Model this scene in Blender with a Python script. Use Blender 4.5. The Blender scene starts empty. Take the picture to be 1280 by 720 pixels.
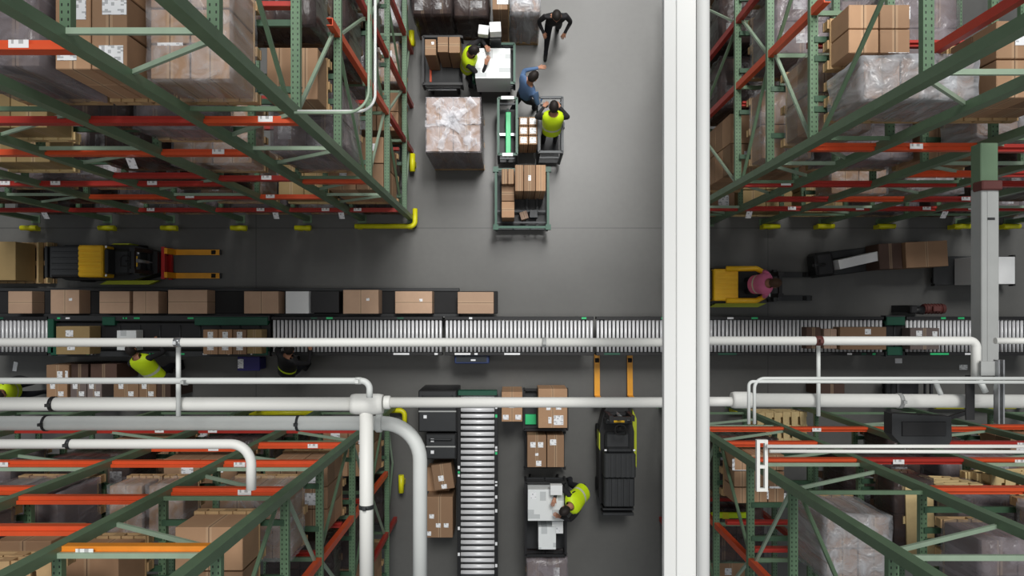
import bpy, bmesh, math, random
from mathutils import Vector, Matrix, Quaternion
PI = math.pi
C = bpy.context.scene.collection
R = random.Random(7)

# ---------------------------------------------------------------- view frame
H, F = 13.76, 853.0            # camera height above the floor, focal length in pixels
CXP, CYP = 640.0, 388.0        # where the plumb line under the camera meets the frame
def wx(px, z=0.0): return (px - CXP) * (H - z) / F
def wy(py, z=0.0): return (CYP - py) * (H - z) / F
def at(px, py, z=0.0): return Vector((wx(px, z), wy(py, z), z))

# ---------------------------------------------------------------- materials
MATS = {}
def lin(c):
    return tuple(((v/255)/12.92 if v/255 <= .04045 else ((v/255+.055)/1.055)**2.4) for v in c) + (1.0,)
class NT:
    def __init__(s, m):
        m.use_nodes = True; s.t = m.node_tree; s.t.nodes.clear()
    def n(s, kind, **kw):
        o = s.t.nodes.new(kind)
        for k, v in kw.items():
            if k.startswith('_'): setattr(o, k[1:], v)
        return o
    def l(s, a, b): s.t.links.new(a, b)
def math_node(nt, op, a, b=None):
    o = nt.n('ShaderNodeMath', _operation=op)
    for i, v in enumerate((a, b)):
        if v is None: continue
        if isinstance(v, (int, float)): o.inputs[i].default_value = v
        else: nt.l(v, o.inputs[i])
    return o.outputs[0]
def mixc(nt, fac, a, b, mode='MIX'):
    o = nt.n('ShaderNodeMix', _data_type='RGBA', _blend_type=mode)
    for i, v in ((0, fac), (6, a), (7, b)):
        if isinstance(v, (int, float)): o.inputs[i].default_value = v
        elif isinstance(v, tuple): o.inputs[i].default_value = v
        else: nt.l(v, o.inputs[i])
    return o.outputs[2]
def principled(nt, col, rough=.5, metal=0.0):
    p = nt.n('ShaderNodeBsdfPrincipled'); out = nt.n('ShaderNodeOutputMaterial')
    if isinstance(col, tuple): p.inputs['Base Color'].default_value = col
    else: nt.l(col, p.inputs['Base Color'])
    p.inputs['Roughness'].default_value = rough; p.inputs['Metallic'].default_value = metal
    nt.l(p.outputs[0], out.inputs[0]); return p
def paint(name, c, rough=.5, metal=0.0, var=.18, scale=6.0):
    m = bpy.data.materials.new(name); nt = NT(m)
    tc = nt.n('ShaderNodeTexCoord'); no = nt.n('ShaderNodeTexNoise')
    no.inputs['Scale'].default_value = scale; no.inputs['Detail'].default_value = 4
    nt.l(tc.outputs['Object'], no.inputs['Vector'])
    a = lin(c); d = tuple(v*(1-var) for v in a[:3]) + (1,); e = tuple(min(1, v*(1+var)) for v in a[:3]) + (1,)
    principled(nt, mixc(nt, no.outputs[0], d, e), rough, metal); MATS[name] = m; return m
def perforated(name, c):
    m = bpy.data.materials.new(name); nt = NT(m)
    tc = nt.n('ShaderNodeTexCoord'); sp = nt.n('ShaderNodeSeparateXYZ'); nt.l(tc.outputs['Object'], sp.inputs[0])
    fz = math_node(nt, 'FRACT', math_node(nt, 'MULTIPLY', sp.outputs[2], 1/.05))
    hz = math_node(nt, 'LESS_THAN', math_node(nt, 'ABSOLUTE', math_node(nt, 'SUBTRACT', fz, .5)), .2)
    ax = math_node(nt, 'ABSOLUTE', math_node(nt, 'SUBTRACT', math_node(nt, 'ABSOLUTE', sp.outputs[0]), .022))
    hx = math_node(nt, 'LESS_THAN', ax, .0055)
    hole = math_node(nt, 'MULTIPLY', hz, hx)
    no = nt.n('ShaderNodeTexNoise'); no.inputs['Scale'].default_value = 5; nt.l(tc.outputs['Object'], no.inputs['Vector'])
    a = lin(c); base = mixc(nt, no.outputs[0], tuple(v*.82 for v in a[:3])+(1,), tuple(v*1.18 for v in a[:3])+(1,))
    principled(nt, mixc(nt, hole, base, lin((24, 34, 24))), .42); MATS[name] = m
def cardboard(name, c, spread=.35):
    m = bpy.data.materials.new(name); nt = NT(m)
    tc = nt.n('ShaderNodeTexCoord'); sp = nt.n('ShaderNodeSeparateXYZ'); nt.l(tc.outputs['Object'], sp.inputs[0])
    no = nt.n('ShaderNodeTexNoise'); no.inputs['Scale'].default_value = 7; no.inputs['Detail'].default_value = 3
    nt.l(tc.outputs['Object'], no.inputs['Vector'])
    oi = nt.n('ShaderNodeObjectInfo'); a = lin(c)
    lo = tuple(v*(1-spread) for v in a[:3])+(1,); hi = tuple(min(1, v*(1+spread)) for v in a[:3])+(1,)
    base = mixc(nt, oi.outputs['Random'], lo, hi)
    base = mixc(nt, math_node(nt, 'MULTIPLY', no.outputs[0], .35), base, tuple(v*.55 for v in a[:3])+(1,))
    ax = math_node(nt, 'ABSOLUTE', sp.outputs[0])
    tape = math_node(nt, 'LESS_THAN', ax, .028); seam = math_node(nt, 'LESS_THAN', ax, .0045)
    base = mixc(nt, math_node(nt, 'MULTIPLY', tape, .28), base, lin((205, 178, 145)))
    base = mixc(nt, math_node(nt, 'MULTIPLY', seam, .8), base, lin((58, 40, 28)))
    principled(nt, base, .75); MATS[name] = m
def film(name, tint, lo=.12, hi=.62, rough=.22, bump=.05):
    m = bpy.data.materials.new(name); nt = NT(m)
    tc = nt.n('ShaderNodeTexCoord'); mp = nt.n('ShaderNodeMapping'); nt.l(tc.outputs['Object'], mp.inputs[0])
    mp.inputs['Scale'].default_value = (4.5, 4.5, .8)
    no = nt.n('ShaderNodeTexNoise'); no.inputs['Scale'].default_value = 1.3; no.inputs['Detail'].default_value = 3.5
    no.inputs['Distortion'].default_value = .7
    nt.l(mp.outputs[0], no.inputs['Vector'])
    mr = nt.n('ShaderNodeMapRange'); nt.l(no.outputs[0], mr.inputs[0])
    mr.inputs[1].default_value = .35; mr.inputs[2].default_value = .7; mr.inputs[3].default_value = lo; mr.inputs[4].default_value = hi
    p = nt.n('ShaderNodeBsdfPrincipled'); p.inputs['Base Color'].default_value = lin(tint); p.inputs['Roughness'].default_value = rough
    bp = nt.n('ShaderNodeBump'); bp.inputs['Strength'].default_value = .6; bp.inputs['Distance'].default_value = bump
    nt.l(no.outputs[0], bp.inputs['Height']); nt.l(bp.outputs[0], p.inputs['Normal'])
    tr = nt.n('ShaderNodeBsdfTransparent'); mx = nt.n('ShaderNodeMixShader'); out = nt.n('ShaderNodeOutputMaterial')
    nt.l(mr.outputs[0], mx.inputs[0]); nt.l(tr.outputs[0], mx.inputs[1]); nt.l(p.outputs[0], mx.inputs[2]); nt.l(mx.outputs[0], out.inputs[0])
    MATS[name] = m
def printed(name, base, ink, sx=38.0, sy=70.0, thr=.52):
    m = bpy.data.materials.new(name); nt = NT(m)
    tc = nt.n('ShaderNodeTexCoord'); mp = nt.n('ShaderNodeMapping'); nt.l(tc.outputs['Object'], mp.inputs[0])
    mp.inputs['Scale'].default_value = (sx, sy, 1)
    no = nt.n('ShaderNodeTexWhiteNoise'); fl = nt.n('ShaderNodeVectorMath', _operation='FLOOR')
    nt.l(mp.outputs[0], fl.inputs[0]); nt.l(fl.outputs[0], no.inputs[0])
    f = math_node(nt, 'MULTIPLY', math_node(nt, 'GREATER_THAN', no.outputs[0], thr), .5)
    principled(nt, mixc(nt, f, lin(base), lin(ink)), .6); MATS[name] = m

paint('green', (98, 122, 96), .42); perforated('green_perf', (94, 122, 94)); paint('dark_green', (54, 84, 62), .5)
paint('pale_green', (148, 168, 146), .4)
paint('orange', (212, 80, 38), .4, var=.12); paint('red', (168, 44, 34), .42, var=.15); paint('amber', (226, 140, 44), .4)  # red: dimmer copy of the beam orange, weaker light put into the colour
paint('white_paint', (230, 230, 225), .5, var=.03, scale=2.0); paint('beam_paint', (216, 217, 215), .6, var=.03, scale=1.0); paint('beam_strip', (224, 225, 223), .6, var=.03, scale=1.0); paint('off_white', (216, 219, 216), .45, var=.05)
paint('grey_white', (168, 170, 168), .45, var=.1); paint('steel', (170, 172, 174), .3, .75); paint('roller', (232, 233, 235), .35, .15, var=.06)
paint('black', (22, 22, 24), .5, var=.3); paint('charcoal', (42, 44, 46), .55, var=.25); paint('rubber', (14, 14, 15), .8)
paint('navy', (17, 28, 36), .45); paint('machine_green', (18, 78, 58), .45); paint('bright_green', (52, 196, 122), .4)
paint('hivis', (206, 236, 24), .6, var=.08); paint('yellow', (238, 186, 24), .4, var=.08); paint('guard_yellow', (220, 216, 22), .45)
paint('yellow_green', (176, 186, 36), .45); paint('fork_yellow', (232, 160, 26), .4); paint('fork_red', (176, 34, 32), .45)
paint('silver_stripe', (205, 210, 190), .3); paint('skin', (176, 126, 100), .6, var=.06); paint('hair', (30, 22, 18), .7)
paint('hair_brown', (72, 48, 30), .7)
paint('trouser', (28, 30, 38), .8); paint('dark_cloth', (30, 29, 32), .85); paint('blue_cloth', (84, 112, 150), .85); paint('pink_cloth', (214, 112, 150), .8)
paint('blue_plastic', (34, 52, 96), .5); paint('indigo', (38, 34, 108), .5); paint('wood', (172, 142, 102), .8, scale=12); paint('wood_pale', (208, 184, 134), .8, scale=12)
paint('wood_dark', (104, 80, 58), .85, scale=12); paint('paper', (236, 238, 240), .7, var=.02); paint('foam_white', (232, 234, 234), .7, var=.03)
paint('maroon', (92, 46, 42), .6); paint('belt', (26, 26, 27), .75, var=.3)
cardboard('card', (160, 126, 96)); cardboard('card_pink', (172, 144, 126), .18); cardboard('card_dark', (82, 60, 50), .3); cardboard('card_grey', (126, 112, 108), .3)
cardboard('card_olive', (158, 134, 90), .2); cardboard('card_blur', (190, 158, 132), .14)
film('film_clear', (228, 228, 232), .04, .4); film('film_grey', (150, 143, 148), .25, .75); film('film_silver', (186, 188, 192), .3, .85, .16, .12); film('film_sheet', (232, 228, 232), .03, .38, .3, .04); film('film_white', (226, 226, 232), .15, .7, .3)
film('film_dark', (70, 62, 62), .35, .85, .3)
printed('label_paper', (238, 240, 242), (90, 94, 100), thr=.7); printed('barcode', (236, 236, 236), (40, 40, 40), 60, 2, .5)
printed('white_print', (228, 232, 232), (150, 156, 158), 9, 12, .82)

# floor concrete with control joints
m = bpy.data.materials.new('concrete'); nt = NT(m); MATS['concrete'] = m
tc = nt.n('ShaderNodeTexCoord'); n1 = nt.n('ShaderNodeTexNoise'); n2 = nt.n('ShaderNodeTexNoise')
n1.inputs['Scale'].default_value = .45; n1.inputs['Detail'].default_value = 5; n2.inputs['Scale'].default_value = 9; n2.inputs['Detail'].default_value = 6
nt.l(tc.outputs['Object'], n1.inputs['Vector']); nt.l(tc.outputs['Object'], n2.inputs['Vector'])
b = mixc(nt, n1.outputs[0], lin((78, 78, 76)), lin((112, 112, 109)))  # broad tone noise: concrete mottle plus uneven light and reflections put into colour
b = mixc(nt, math_node(nt, 'MULTIPLY', n2.outputs[0], .35), b, lin((74, 74, 73)))
sp = nt.n('ShaderNodeSeparateXYZ'); nt.l(tc.outputs['Object'], sp.inputs[0])
jy = math_node(nt, 'LESS_THAN', math_node(nt, 'ABSOLUTE', math_node(nt, 'SUBTRACT', sp.outputs[1], 1.66)), .011)
jx = math_node(nt, 'LESS_THAN', math_node(nt, 'ABSOLUTE', math_node(nt, 'SUBTRACT', math_node(nt, 'PINGPONG', math_node(nt, 'ADD', sp.outputs[0], 5.16), 5.16), 0.0)), .010)
b = mixc(nt, math_node(nt, 'MULTIPLY', math_node(nt, 'MAXIMUM', jx, jy), .55), b, lin((52, 52, 52)))
p = principled(nt, b, .38)
rg = nt.n('ShaderNodeMapRange'); nt.l(n1.outputs[0], rg.inputs[0]); rg.inputs[3].default_value = .28; rg.inputs[4].default_value = .5
nt.l(rg.outputs[0], p.inputs['Roughness'])

# ---------------------------------------------------------------- mesh builders
class MB:
    def __init__(s): s.bm = bmesh.new()
    def box(s, x0, x1, y0, y1, z0, z1, bev=0.0, mat=0):
        r = bmesh.ops.create_cube(s.bm, size=1)
        vs = r['verts']
        for v in vs:
            v.co = Vector(((x0+x1)/2 + v.co.x*(x1-x0), (y0+y1)/2 + v.co.y*(y1-y0), (z0+z1)/2 + v.co.z*(z1-z0)))
        fs = list({f for v in vs for f in v.link_faces})
        for f in fs: f.material_index = mat
        if bev > 0:
            es = list({e for v in vs for e in v.link_edges})
            bmesh.ops.bevel(s.bm, geom=es, offset=bev, segments=1, affect='EDGES', profile=.5)
        return s
    def bar(s, p, q, w, h=None, up=(0, 0, 1), mat=0):
        p, q = Vector(p), Vector(q); h = h or w; d = (q-p); L = d.length; d.normalize()
        u = Vector(up)
        if abs(d.dot(u)) > .98: u = Vector((0, 1, 0))
        a = d.cross(u).normalized(); b = a.cross(d).normalized()
        vs = []
        for t in (p, q):
            for i, j in ((-1, -1), (1, -1), (1, 1), (-1, 1)): vs.append(s.bm.verts.new(t + a*i*w/2 + b*j*h/2))
        for f in ((0, 1, 2, 3), (7, 6, 5, 4), (0, 4, 5, 1), (1, 5, 6, 2), (2, 6, 7, 3), (3, 7, 4, 0)):
            s.bm.faces.new([vs[k] for k in f]).material_index = mat
        return s
    def tube(s, path, r, seg=14, cap=True, mat=0):
        path = [Vector(p) for p in path]; rings = []; n = len(path); prev = None
        for i, p in enumerate(path):
            t = (path[min(i+1, n-1)] - path[max(i-1, 0)]).normalized()
            if prev is None:
                u = Vector((0, 0, 1)) if abs(t.z) < .9 else Vector((1, 0, 0))
                a = t.cross(u).normalized()
            else:
                a = (prev - t*prev.dot(t)).normalized()
            prev = a; b = t.cross(a)
            rr = r[i] if isinstance(r, (list, tuple)) else r
            rings.append([s.bm.verts.new(p + a*math.cos(2*PI*k/seg)*rr + b*math.sin(2*PI*k/seg)*rr) for k in range(seg)])
        for i in range(n-1):
            for k in range(seg):
                f = s.bm.faces.new((rings[i][k], rings[i][(k+1) % seg], rings[i+1][(k+1) % seg], rings[i+1][k])); f.smooth = True; f.material_index = mat
        if cap:
            s.bm.faces.new(rings[0][::-1]).material_index = mat; s.bm.faces.new(rings[-1]).material_index = mat
        return s
    def prism(s, prof, z0, z1, mat=0):        # extrude a 2-D outline along z
        a = [s.bm.verts.new((x, y, z0)) for x, y in prof]; b = [s.bm.verts.new((x, y, z1)) for x, y in prof]
        n = len(prof)
        for i in range(n): s.bm.faces.new((a[i], a[(i+1) % n], b[(i+1) % n], b[i])).material_index = mat
        s.bm.faces.new(a[::-1]).material_index = mat; s.bm.faces.new(b).material_index = mat
        return s
    def prism_y(s, prof, y0, y1, mat=0):      # outline in (x,z), extruded along y
        a = [s.bm.verts.new((x, y0, z)) for x, z in prof]; b = [s.bm.verts.new((x, y1, z)) for x, z in prof]
        n = len(prof)
        for i in range(n): s.bm.faces.new((a[i], a[(i+1) % n], b[(i+1) % n], b[i])).material_index = mat
        s.bm.faces.new(a[::-1]).material_index = mat; s.bm.faces.new(b).material_index = mat
        return s
    def mesh(s, name, mats):
        bmesh.ops.recalc_face_normals(s.bm, faces=s.bm.faces[:])
        me = bpy.data.meshes.new(name); s.bm.to_mesh(me); s.bm.free()
        for k in ([mats] if isinstance(mats, str) else mats): me.materials.append(MATS[k])
        return me
    def build(s, name, mats, parent=None, loc=(0, 0, 0), rot=None):
        return put(name, s.mesh(name, mats), parent, loc, rot)
def put(name, me, parent=None, loc=(0, 0, 0), rot=None):
    o = bpy.data.objects.new(name, me); C.objects.link(o); o.location = loc
    if rot is not None:
        if isinstance(rot, Quaternion): o.rotation_mode = 'QUATERNION'; o.rotation_quaternion = rot
        else: o.rotation_euler = rot
    if parent: o.parent = parent
    return o
def tag(o, label, cat, group=None, kind=None):
    o['label'] = label; o['category'] = cat
    if group: o['group'] = group
    if kind: o['kind'] = kind
    return o
def thing(name, label, cat, loc=(0, 0, 0), rz=0.0, group=None):
    o = bpy.data.objects.new(name, None); C.objects.link(o); o.location = loc; o.rotation_euler = (0, 0, rz)
    o.empty_display_size = .2
    return tag(o, label, cat, group)
CACHE = {}
def cached(key, fn):
    if key not in CACHE: CACHE[key] = fn()
    return CACHE[key]
def arc_path(pts, rad, seg=7):
    """polyline with rounded corners"""
    pts = [Vector(p) for p in pts]; out = [pts[0]]
    for i in range(1, len(pts)-1):
        a, p, b = pts[i-1], pts[i], pts[i+1]
        u = (a-p).normalized(); v = (b-p).normalized(); ang = u.angle(v); t = rad/math.tan(ang/2)
        t = min(t, .49*(a-p).length, .49*(b-p).length); r = t*math.tan(ang/2)
        c = p + (u+v).normalized()*(r/math.sin(ang/2))
        s0 = p+u*t - c; s1 = p+v*t - c
        th = s0.angle(s1); ax = s0.cross(s1).normalized()
        for k in range(seg+1): out.append(c + Quaternion(ax, th*k/seg) @ s0)
    out.append(pts[-1]); return out

# ---------------------------------------------------------------- small stock: members, cartons, pallets
def channel(w, d, t):      # C outline, open at the back
    return [(-w/2, -d/2), (w/2, -d/2), (w/2, d/2), (w/2-t, d/2), (w/2-t, -d/2+t), (-w/2+t, -d/2+t), (-w/2+t, d/2), (-w/2, d/2)]
def step(w, d):            # box beam with a pallet step
    return [(-w/2, -d/2), (w/2, -d/2), (w/2, d/2), (w/2-.02, d/2), (w/2-.02, d/2+.0), (0, d/2), (0, d/2-.03), (-w/2, d/2-.03)]
def member(name, mat, p, q, w, d, parent, shape='channel', up=(0, 0, 1), t=.008):
    p, q = Vector(p), Vector(q); L = (q-p).length
    key = (name, mat, round(L, 2), w, d, shape)
    def mk():
        mb = MB()
        prof = channel(w, d, t) if shape == 'channel' else step(w, d)
        return mb.prism(prof, -L/2, L/2).mesh(name, mat)
    dr = (q-p).normalized(); u = Vector(up)
    if abs(dr.dot(u)) > .98: u = Vector((0, -1, 0))
    y = (u - dr*u.dot(dr)).normalized()
    if shape == 'channel': y = -y           # web faces up (or towards the viewer)
    x = y.cross(dr)
    rot = Matrix((x, y, dr)).transposed().to_quaternion()
    return put(name, cached(key, mk), parent, (p+q)/2 - (parent.location if parent else Vector()), rot)

def carton_mesh(w, d, h, mat):
    w, d, h = round(w, 2), round(d, 2), round(h, 2)
    def mk():
        mb = MB(); mb.box(-w/2, w/2, -d/2, d/2, 0, h, .006)
        return mb.mesh('carton', mat)
    return cached(('carton', w, d, h, mat), mk)
def paper(parent, x, y, z, w=.13, d=.1, mat='label_paper', name='paper_label', rz=0.0):
    w, d = round(w, 2), round(d, 2)
    me = cached((name, w, d, mat), lambda: MB().box(-w/2, w/2, -d/2, d/2, 0, .003).mesh(name, mat))
    return put(name, me, parent, (x, y, z+.0005), (0, 0, rz))
def carton(label, x0, x1, y0, y1, z0, h, mat='card', group=None, papers=(), rz=0.0, turn=False, name='carton', cat='carton'):
    w, d = x1-x0, y1-y0
    if turn:
        o = put(name, carton_mesh(d, w, h, mat), None, ((x0+x1)/2, (y0+y1)/2, z0), (0, 0, rz+PI/2))
    else:
        o = put(name, carton_mesh(w, d, h, mat), None, ((x0+x1)/2, (y0+y1)/2, z0), (0, 0, rz))
    tag(o, label, cat, group)
    for (u, v, pw, pd) in papers:
        if turn: paper(o, (v-.5)*d, -(u-.5)*w, h, pd, pw)
        else: paper(o, (u-.5)*w, (v-.5)*d, h, pw, pd)
    return o
def carton_px(label, x0, y0, x1, y1, zt, z0, **kw):
    """carton whose top face fills the given picture rectangle when its top is at height zt"""
    return carton(label, wx(x0, zt), wx(x1, zt), wy(y1, zt), wy(y0, zt), z0, zt-z0, **kw)

def pallet_mesh(w, d, mat):
    w, d = round(w, 2), round(d, 2)
    def mk():
        mb = MB()
        n = max(5, int(w/.16)); bw = w/n*.72
        for k in range(n):
            x = -w/2 + (k+.5)*w/n; mb.box(x-bw/2, x+bw/2, -d/2, d/2, .108, .128)
        for y in (-d/2+.05, 0, d/2-.05):
            for x in (-w/2+.06, 0, w/2-.06): mb.box(x-.055, x+.055, y-.045, y+.045, .02, .09)
            mb.box(-w/2, w/2, y-.045, y+.045, .0, .02); mb.box(-w/2, w/2, y-.045, y+.045, .09, .108)
        return mb.mesh('pallet', mat)
    return cached(('pallet', w, d, mat), mk)
def wrap_mesh(w, d, h, mat, seed):
    w, d, h = round(w, 2), round(d, 2), round(h, 2); seed %= 4
    def mk():
        rr = random.Random(seed*13+5); bm = bmesh.new(); n = 5
        r = bmesh.ops.create_cube(bm, size=1)
        bmesh.ops.subdivide_edges(bm, edges=bm.edges[:], cuts=n, use_grid_fill=True)
        for v in bm.verts:
            x, y, z = v.co
            v.co = Vector((x*(w+.035), y*(d+.035), (z+.5)*(h+.02)-.005))
            k = .012
            v.co += Vector((rr.uniform(-k, k), rr.uniform(-k, k), rr.uniform(0, k*1.4) if z > .3 else 0))
        dl = [f for f in bm.faces if f.calc_center_median().z < .005]
        bmesh.ops.delete(bm, geom=dl, context='FACES')
        for f in bm.faces: f.smooth = True
        mb = MB(); mb.bm.free(); mb.bm = bm
        return mb.mesh('stretch_wrap', mat)
    return cached(('wrap', w, d, h, mat, seed), mk)

STYLE = {   # cartons, film, pallet wood, words
 'tan':    ('card', None, 'wood', 'tan carton load with white labels'),
 'tanwrap':('card', 'film_clear', 'wood', 'tan carton load under clear film'),
 'grey':   ('card_grey', 'film_grey', 'wood', 'grey shrink-wrapped carton load'),
 'silver': ('card_pink', 'film_silver', 'wood', 'silver shrink-wrapped carton load'),
 'dark':   ('card_dark', 'film_dark', 'wood_dark', 'dark brown wrapped carton load'),
 'olive':  ('card_olive', None, 'wood_pale', 'pale tan carton load'),
}
def build_load(t, w, d, h, style, seed, nx=None, ny=None, labels=True):
    rr = random.Random(seed); cm, fm, wm, _ = STYLE[style]
    put('pallet', pallet_mesh(w+.04, d+.04, wm), t)
    hh = h - .13; nt_ = max(1, round(hh/.38)); th = hh/nt_
    nx = nx or max(1, round(w/.42)); ny = ny or max(1, round(d/.45))
    cw, cd = w/nx, d/ny
    for k in range(nt_):
        top = k == nt_-1
        for i in range(nx):
            for j in range(ny):
                if not top and 0 < i < nx-1 and 0 < j < ny-1: continue
                o = put('carton', carton_mesh(cw-.012, cd-.012, th-.004, cm), t, (-w/2+(i+.5)*cw, -d/2+(j+.5)*cd, .13+k*th))
                if top and labels and rr.random() < .7:
                    paper(o, rr.uniform(-.2, .2)*cw, rr.uniform(-.2, .2)*cd, th-.004, rr.choice((.12, .16, .2, .22)), rr.choice((.12, .16, .2, .22)))
                if top and labels and rr.random() < .35 and style not in ('dark',):
                    pass
    if fm:
        z0 = .1 if style != 'tanwrap' else .13
        put('stretch_wrap', wrap_mesh(w, d, h-z0, fm, seed), t, (0, 0, z0))

ORD = ['first', 'second', 'third', 'fourth', 'fifth', 'sixth', 'seventh', 'eighth', 'ninth', 'tenth', 'eleventh', 'twelfth']

# ================================================================ setting
tag(MB().box(-16, 16, -11, 11, -.2, 0).build('floor', 'concrete'), 'grey polished concrete warehouse floor', 'floor', kind='structure')

# ---------------------------------------------------------------- loads standing in the racks
SKIP = set()
LOADS = []      # (rack key, sx, sy, level z, x0, x1, y0, y1, h, style)
def L(k, z, x0, x1, y0, y1, h, style, **kw): LOADS.append([k, z, x0, x1, y0, y1, h, style, kw])
# upper left, nearest things first
L('upper-left', 7.22, 3.84, 4.62, 1.98, 2.9, 1.0, 'grey'); L('upper-left', 7.22, 3.17, 3.77, 1.98, 2.9, .92, 'tan', nx=2, ny=3)
L('upper-left', 7.22, 2.42, 3.11, 1.98, 2.9, .68, 'tanwrap', nx=2, ny=3)
L('upper-left', 5.87, 5.0, 5.8, 1.96, 2.8, .55, 'olive'); L('upper-left', 5.87, 3.2, 4.02, 1.96, 2.8, .6, 'grey')
L('upper-left', 5.87, 2.1, 2.66, 2.28, 2.85, .5, 'tan', nx=2, ny=1)
L('upper-left', 5.87, 4.2, 4.85, 2.1, 2.9, .4, 'dark')
L('upper-left', 4.15, 6.1, 7.0, 1.95, 2.8, .6, 'olive'); L('upper-left', 4.15, 3.45, 4.5, 1.95, 2.8, .55, 'tanwrap')
L('upper-left', 4.15, 2.12, 2.95, 1.95, 2.85, 1.2, 'grey'); L('upper-left', 4.15, 4.6, 5.4, 1.98, 2.8, .9, 'dark')
L('upper-left', 1.32, 2.08, 2.98, 1.95, 2.82, 1.38, 'tan', nx=2, ny=2)
L('upper-left', 1.32, 3.14, 4.02, 1.95, 2.8, .7, 'olive')
for x0, x1, st, h in ((4.2, 5.3, 'dark', .8), (5.6, 6.6, 'grey', .9), (7.0, 7.95, 'grey', .8), (8.3, 9.3, 'dark', .9)):
    L('upper-left', 2.77, x0, x1, 1.96, 2.8, h, st)
for x0, x1, st, h in ((4.25, 5.3, 'tanwrap', .8), (5.6, 6.7, 'grey', .8), (7.0, 7.95, 'dark', .9), (8.3, 9.4, 'dark', 1.)):
    L('upper-left', 1.32, x0, x1, 1.96, 2.8, h, st)
for x0, x1, st, h in ((3.2, 4.0, 'silver', .85), (4.3, 5.3, 'grey', .8), (5.65, 6.7, 'grey', .75), (7.0, 7.9, 'silver', .7), (8.4, 9.4, 'dark', .8), (2.15, 2.95, 'dark', .8)):
    L('upper-left', 0.0, x0, x1, 1.95, 2.8, h, st)
for y, st, h in ((3.36, 'tan', 1.0), (4.28, 'tanwrap', 1.0), (5.4, 'silver', .9)):
    L('upper-left', 0.0 if y < 3.4 else .0, 2.12, 2.95, y, y+.72, h, st)
for y, st, h in ((3.3, 'grey', .9), (4.25, 'dark', 1.0), (5.3, 'dark', .9)):
    L('upper-left', 2.77, 2.12, 2.95, y, y+.8, h, st)
for y, st, h in ((3.2, 'dark', .9), (4.2, 'grey', .8)): L('upper-left', 4.15, 2.12, 2.95, y, y+.85, h, st)
L('upper-left', 5.87, 2.12, 2.95, 3.05, 3.85, .6, 'dark'); L('upper-left', 5.87, 3.2, 4.02, 2.95, 3.8, .6, 'grey'); L('upper-left', 5.87, 5.0, 5.8, 2.95, 3.7, .6, 'tan')
# upper right
L('upper-right', 6.62, 3.28, 4.32, 1.97, 2.36, .78, 'silver', nx=3, ny=1); L('upper-right', 6.62, 4.5, 5.2, 1.97, 2.7, .8, 'tan')
L('upper-right', 6.62, 3.27, 3.88, 2.5, 2.98, .5, 'tan', nx=2, ny=2)
L('upper-right', 5.42, 3.3, 4.0, 2.0, 2.85, .75, 'tanwrap'); L('upper-right', 5.42, 4.2, 5.05, 2.8, 3.6, .6, 'grey')
L('upper-right', 4.27, 3.28, 3.95, 2.0, 2.9, .5, 'tanwrap'); L('upper-right', 4.27, 4.1, 5.1, 1.95, 2.8, .75, 'grey'); L('upper-right', 4.27, 5.3, 6.2, 1.95, 2.8, .65, 'tan')
L('upper-right', 6.4, 5.2, 6.2, 1.9, 1.94, .2, 'dark') if False else None
L('upper-right', 5.42, 5.2, 6.15, 1.95, 2.8, .7, 'silver'); L('upper-right', 4.27, 6.5, 7.4, 1.95, 2.8, .7, 'dark')
L('upper-right', 1.95, 3.26, 3.9, 2.05, 2.95, 1.6, 'tan', nx=1, ny=2); L('upper-right', 1.95, 4.05, 4.95, 2.15, 2.9, 1.55, 'tan', nx=3, ny=2)
L('upper-right', 1.95, 5.2, 6.1, 1.9, 2.7, .7, 'tanwrap'); L('upper-right', 1.95, 6.4, 7.3, 1.9, 2.7, .75, 'silver'); L('upper-right', 1.95, 7.6, 8.8, 1.9, 2.7, .8, 'dark')
for x0, x1, st, h in ((3.3, 4.2, 'tan', .9), (4.4, 5.4, 'olive', .6), (5.6, 6.5, 'olive', .5), (6.8, 7.7, 'grey', .8), (8.0, 8.9, 'dark', .7), (9.2, 10.1, 'grey', .8)):
    L('upper-right', 0.0, x0, x1, 1.9, 2.75, h, st)
for y, st, h in ((3.2, 'grey', 1.0), (4.2, 'silver', .98), (5.2, 'dark', .95)): L('upper-right', 4.27, 3.3, 3.92, y, y+.8, h, st)
for y, st, h in ((3.2, 'dark', 1.0), (4.2, 'dark', 1.1), (5.2, 'tan', 1.0)): L('upper-right', 1.95, 3.3, 4.2, y, y+.8, h, st)
for y, st, h in ((3.1, 'grey', .9), (4.1, 'dark', .8)): L('upper-right', 4.27, 4.15, 5.0, y, y+.8, h, st)
# lower left (distances counted downwards)
L('lower-left', 6.74, 5.05, 5.6, 2.0, 2.8, .7, 'grey'); L('lower-left', 6.74, 2.55, 3.2, 2.05, 2.9, .55, 'tan', nx=1, ny=2)
L('lower-left', 6.74, 3.7, 4.3, 2.3, 2.9, .6, 'tan'); L('lower-left', 6.74, 4.4, 4.95, 2.2, 2.8, .5, 'tan')
L('lower-left', 5.47, 4.95, 5.9, 2.0, 2.8, .85, 'grey'); L('lower-left', 5.47, 3.75, 4.15, 2.0, 2.6, .5, 'tanwrap'); L('lower-left', 5.47, 4.22, 4.6, 2.0, 2.6, .5, 'tanwrap')
L('lower-left', 5.47, 2.5, 3.3, 2.0, 2.8, .6, 'tanwrap'); L('lower-left', 3.77, 2.45, 3.3, 2.05, 2.95, .9, 'tan', nx=2, ny=3)
L('lower-left', 3.77, 3.7, 4.7, 2.0, 2.8, .8, 'tan'); L('lower-left', 3.77, 5.15, 6.2, 2.0, 2.8, .8, 'dark'); L('lower-left', 3.77, 6.75, 7.7, 2.0, 2.8, .8, 'grey')
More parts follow.
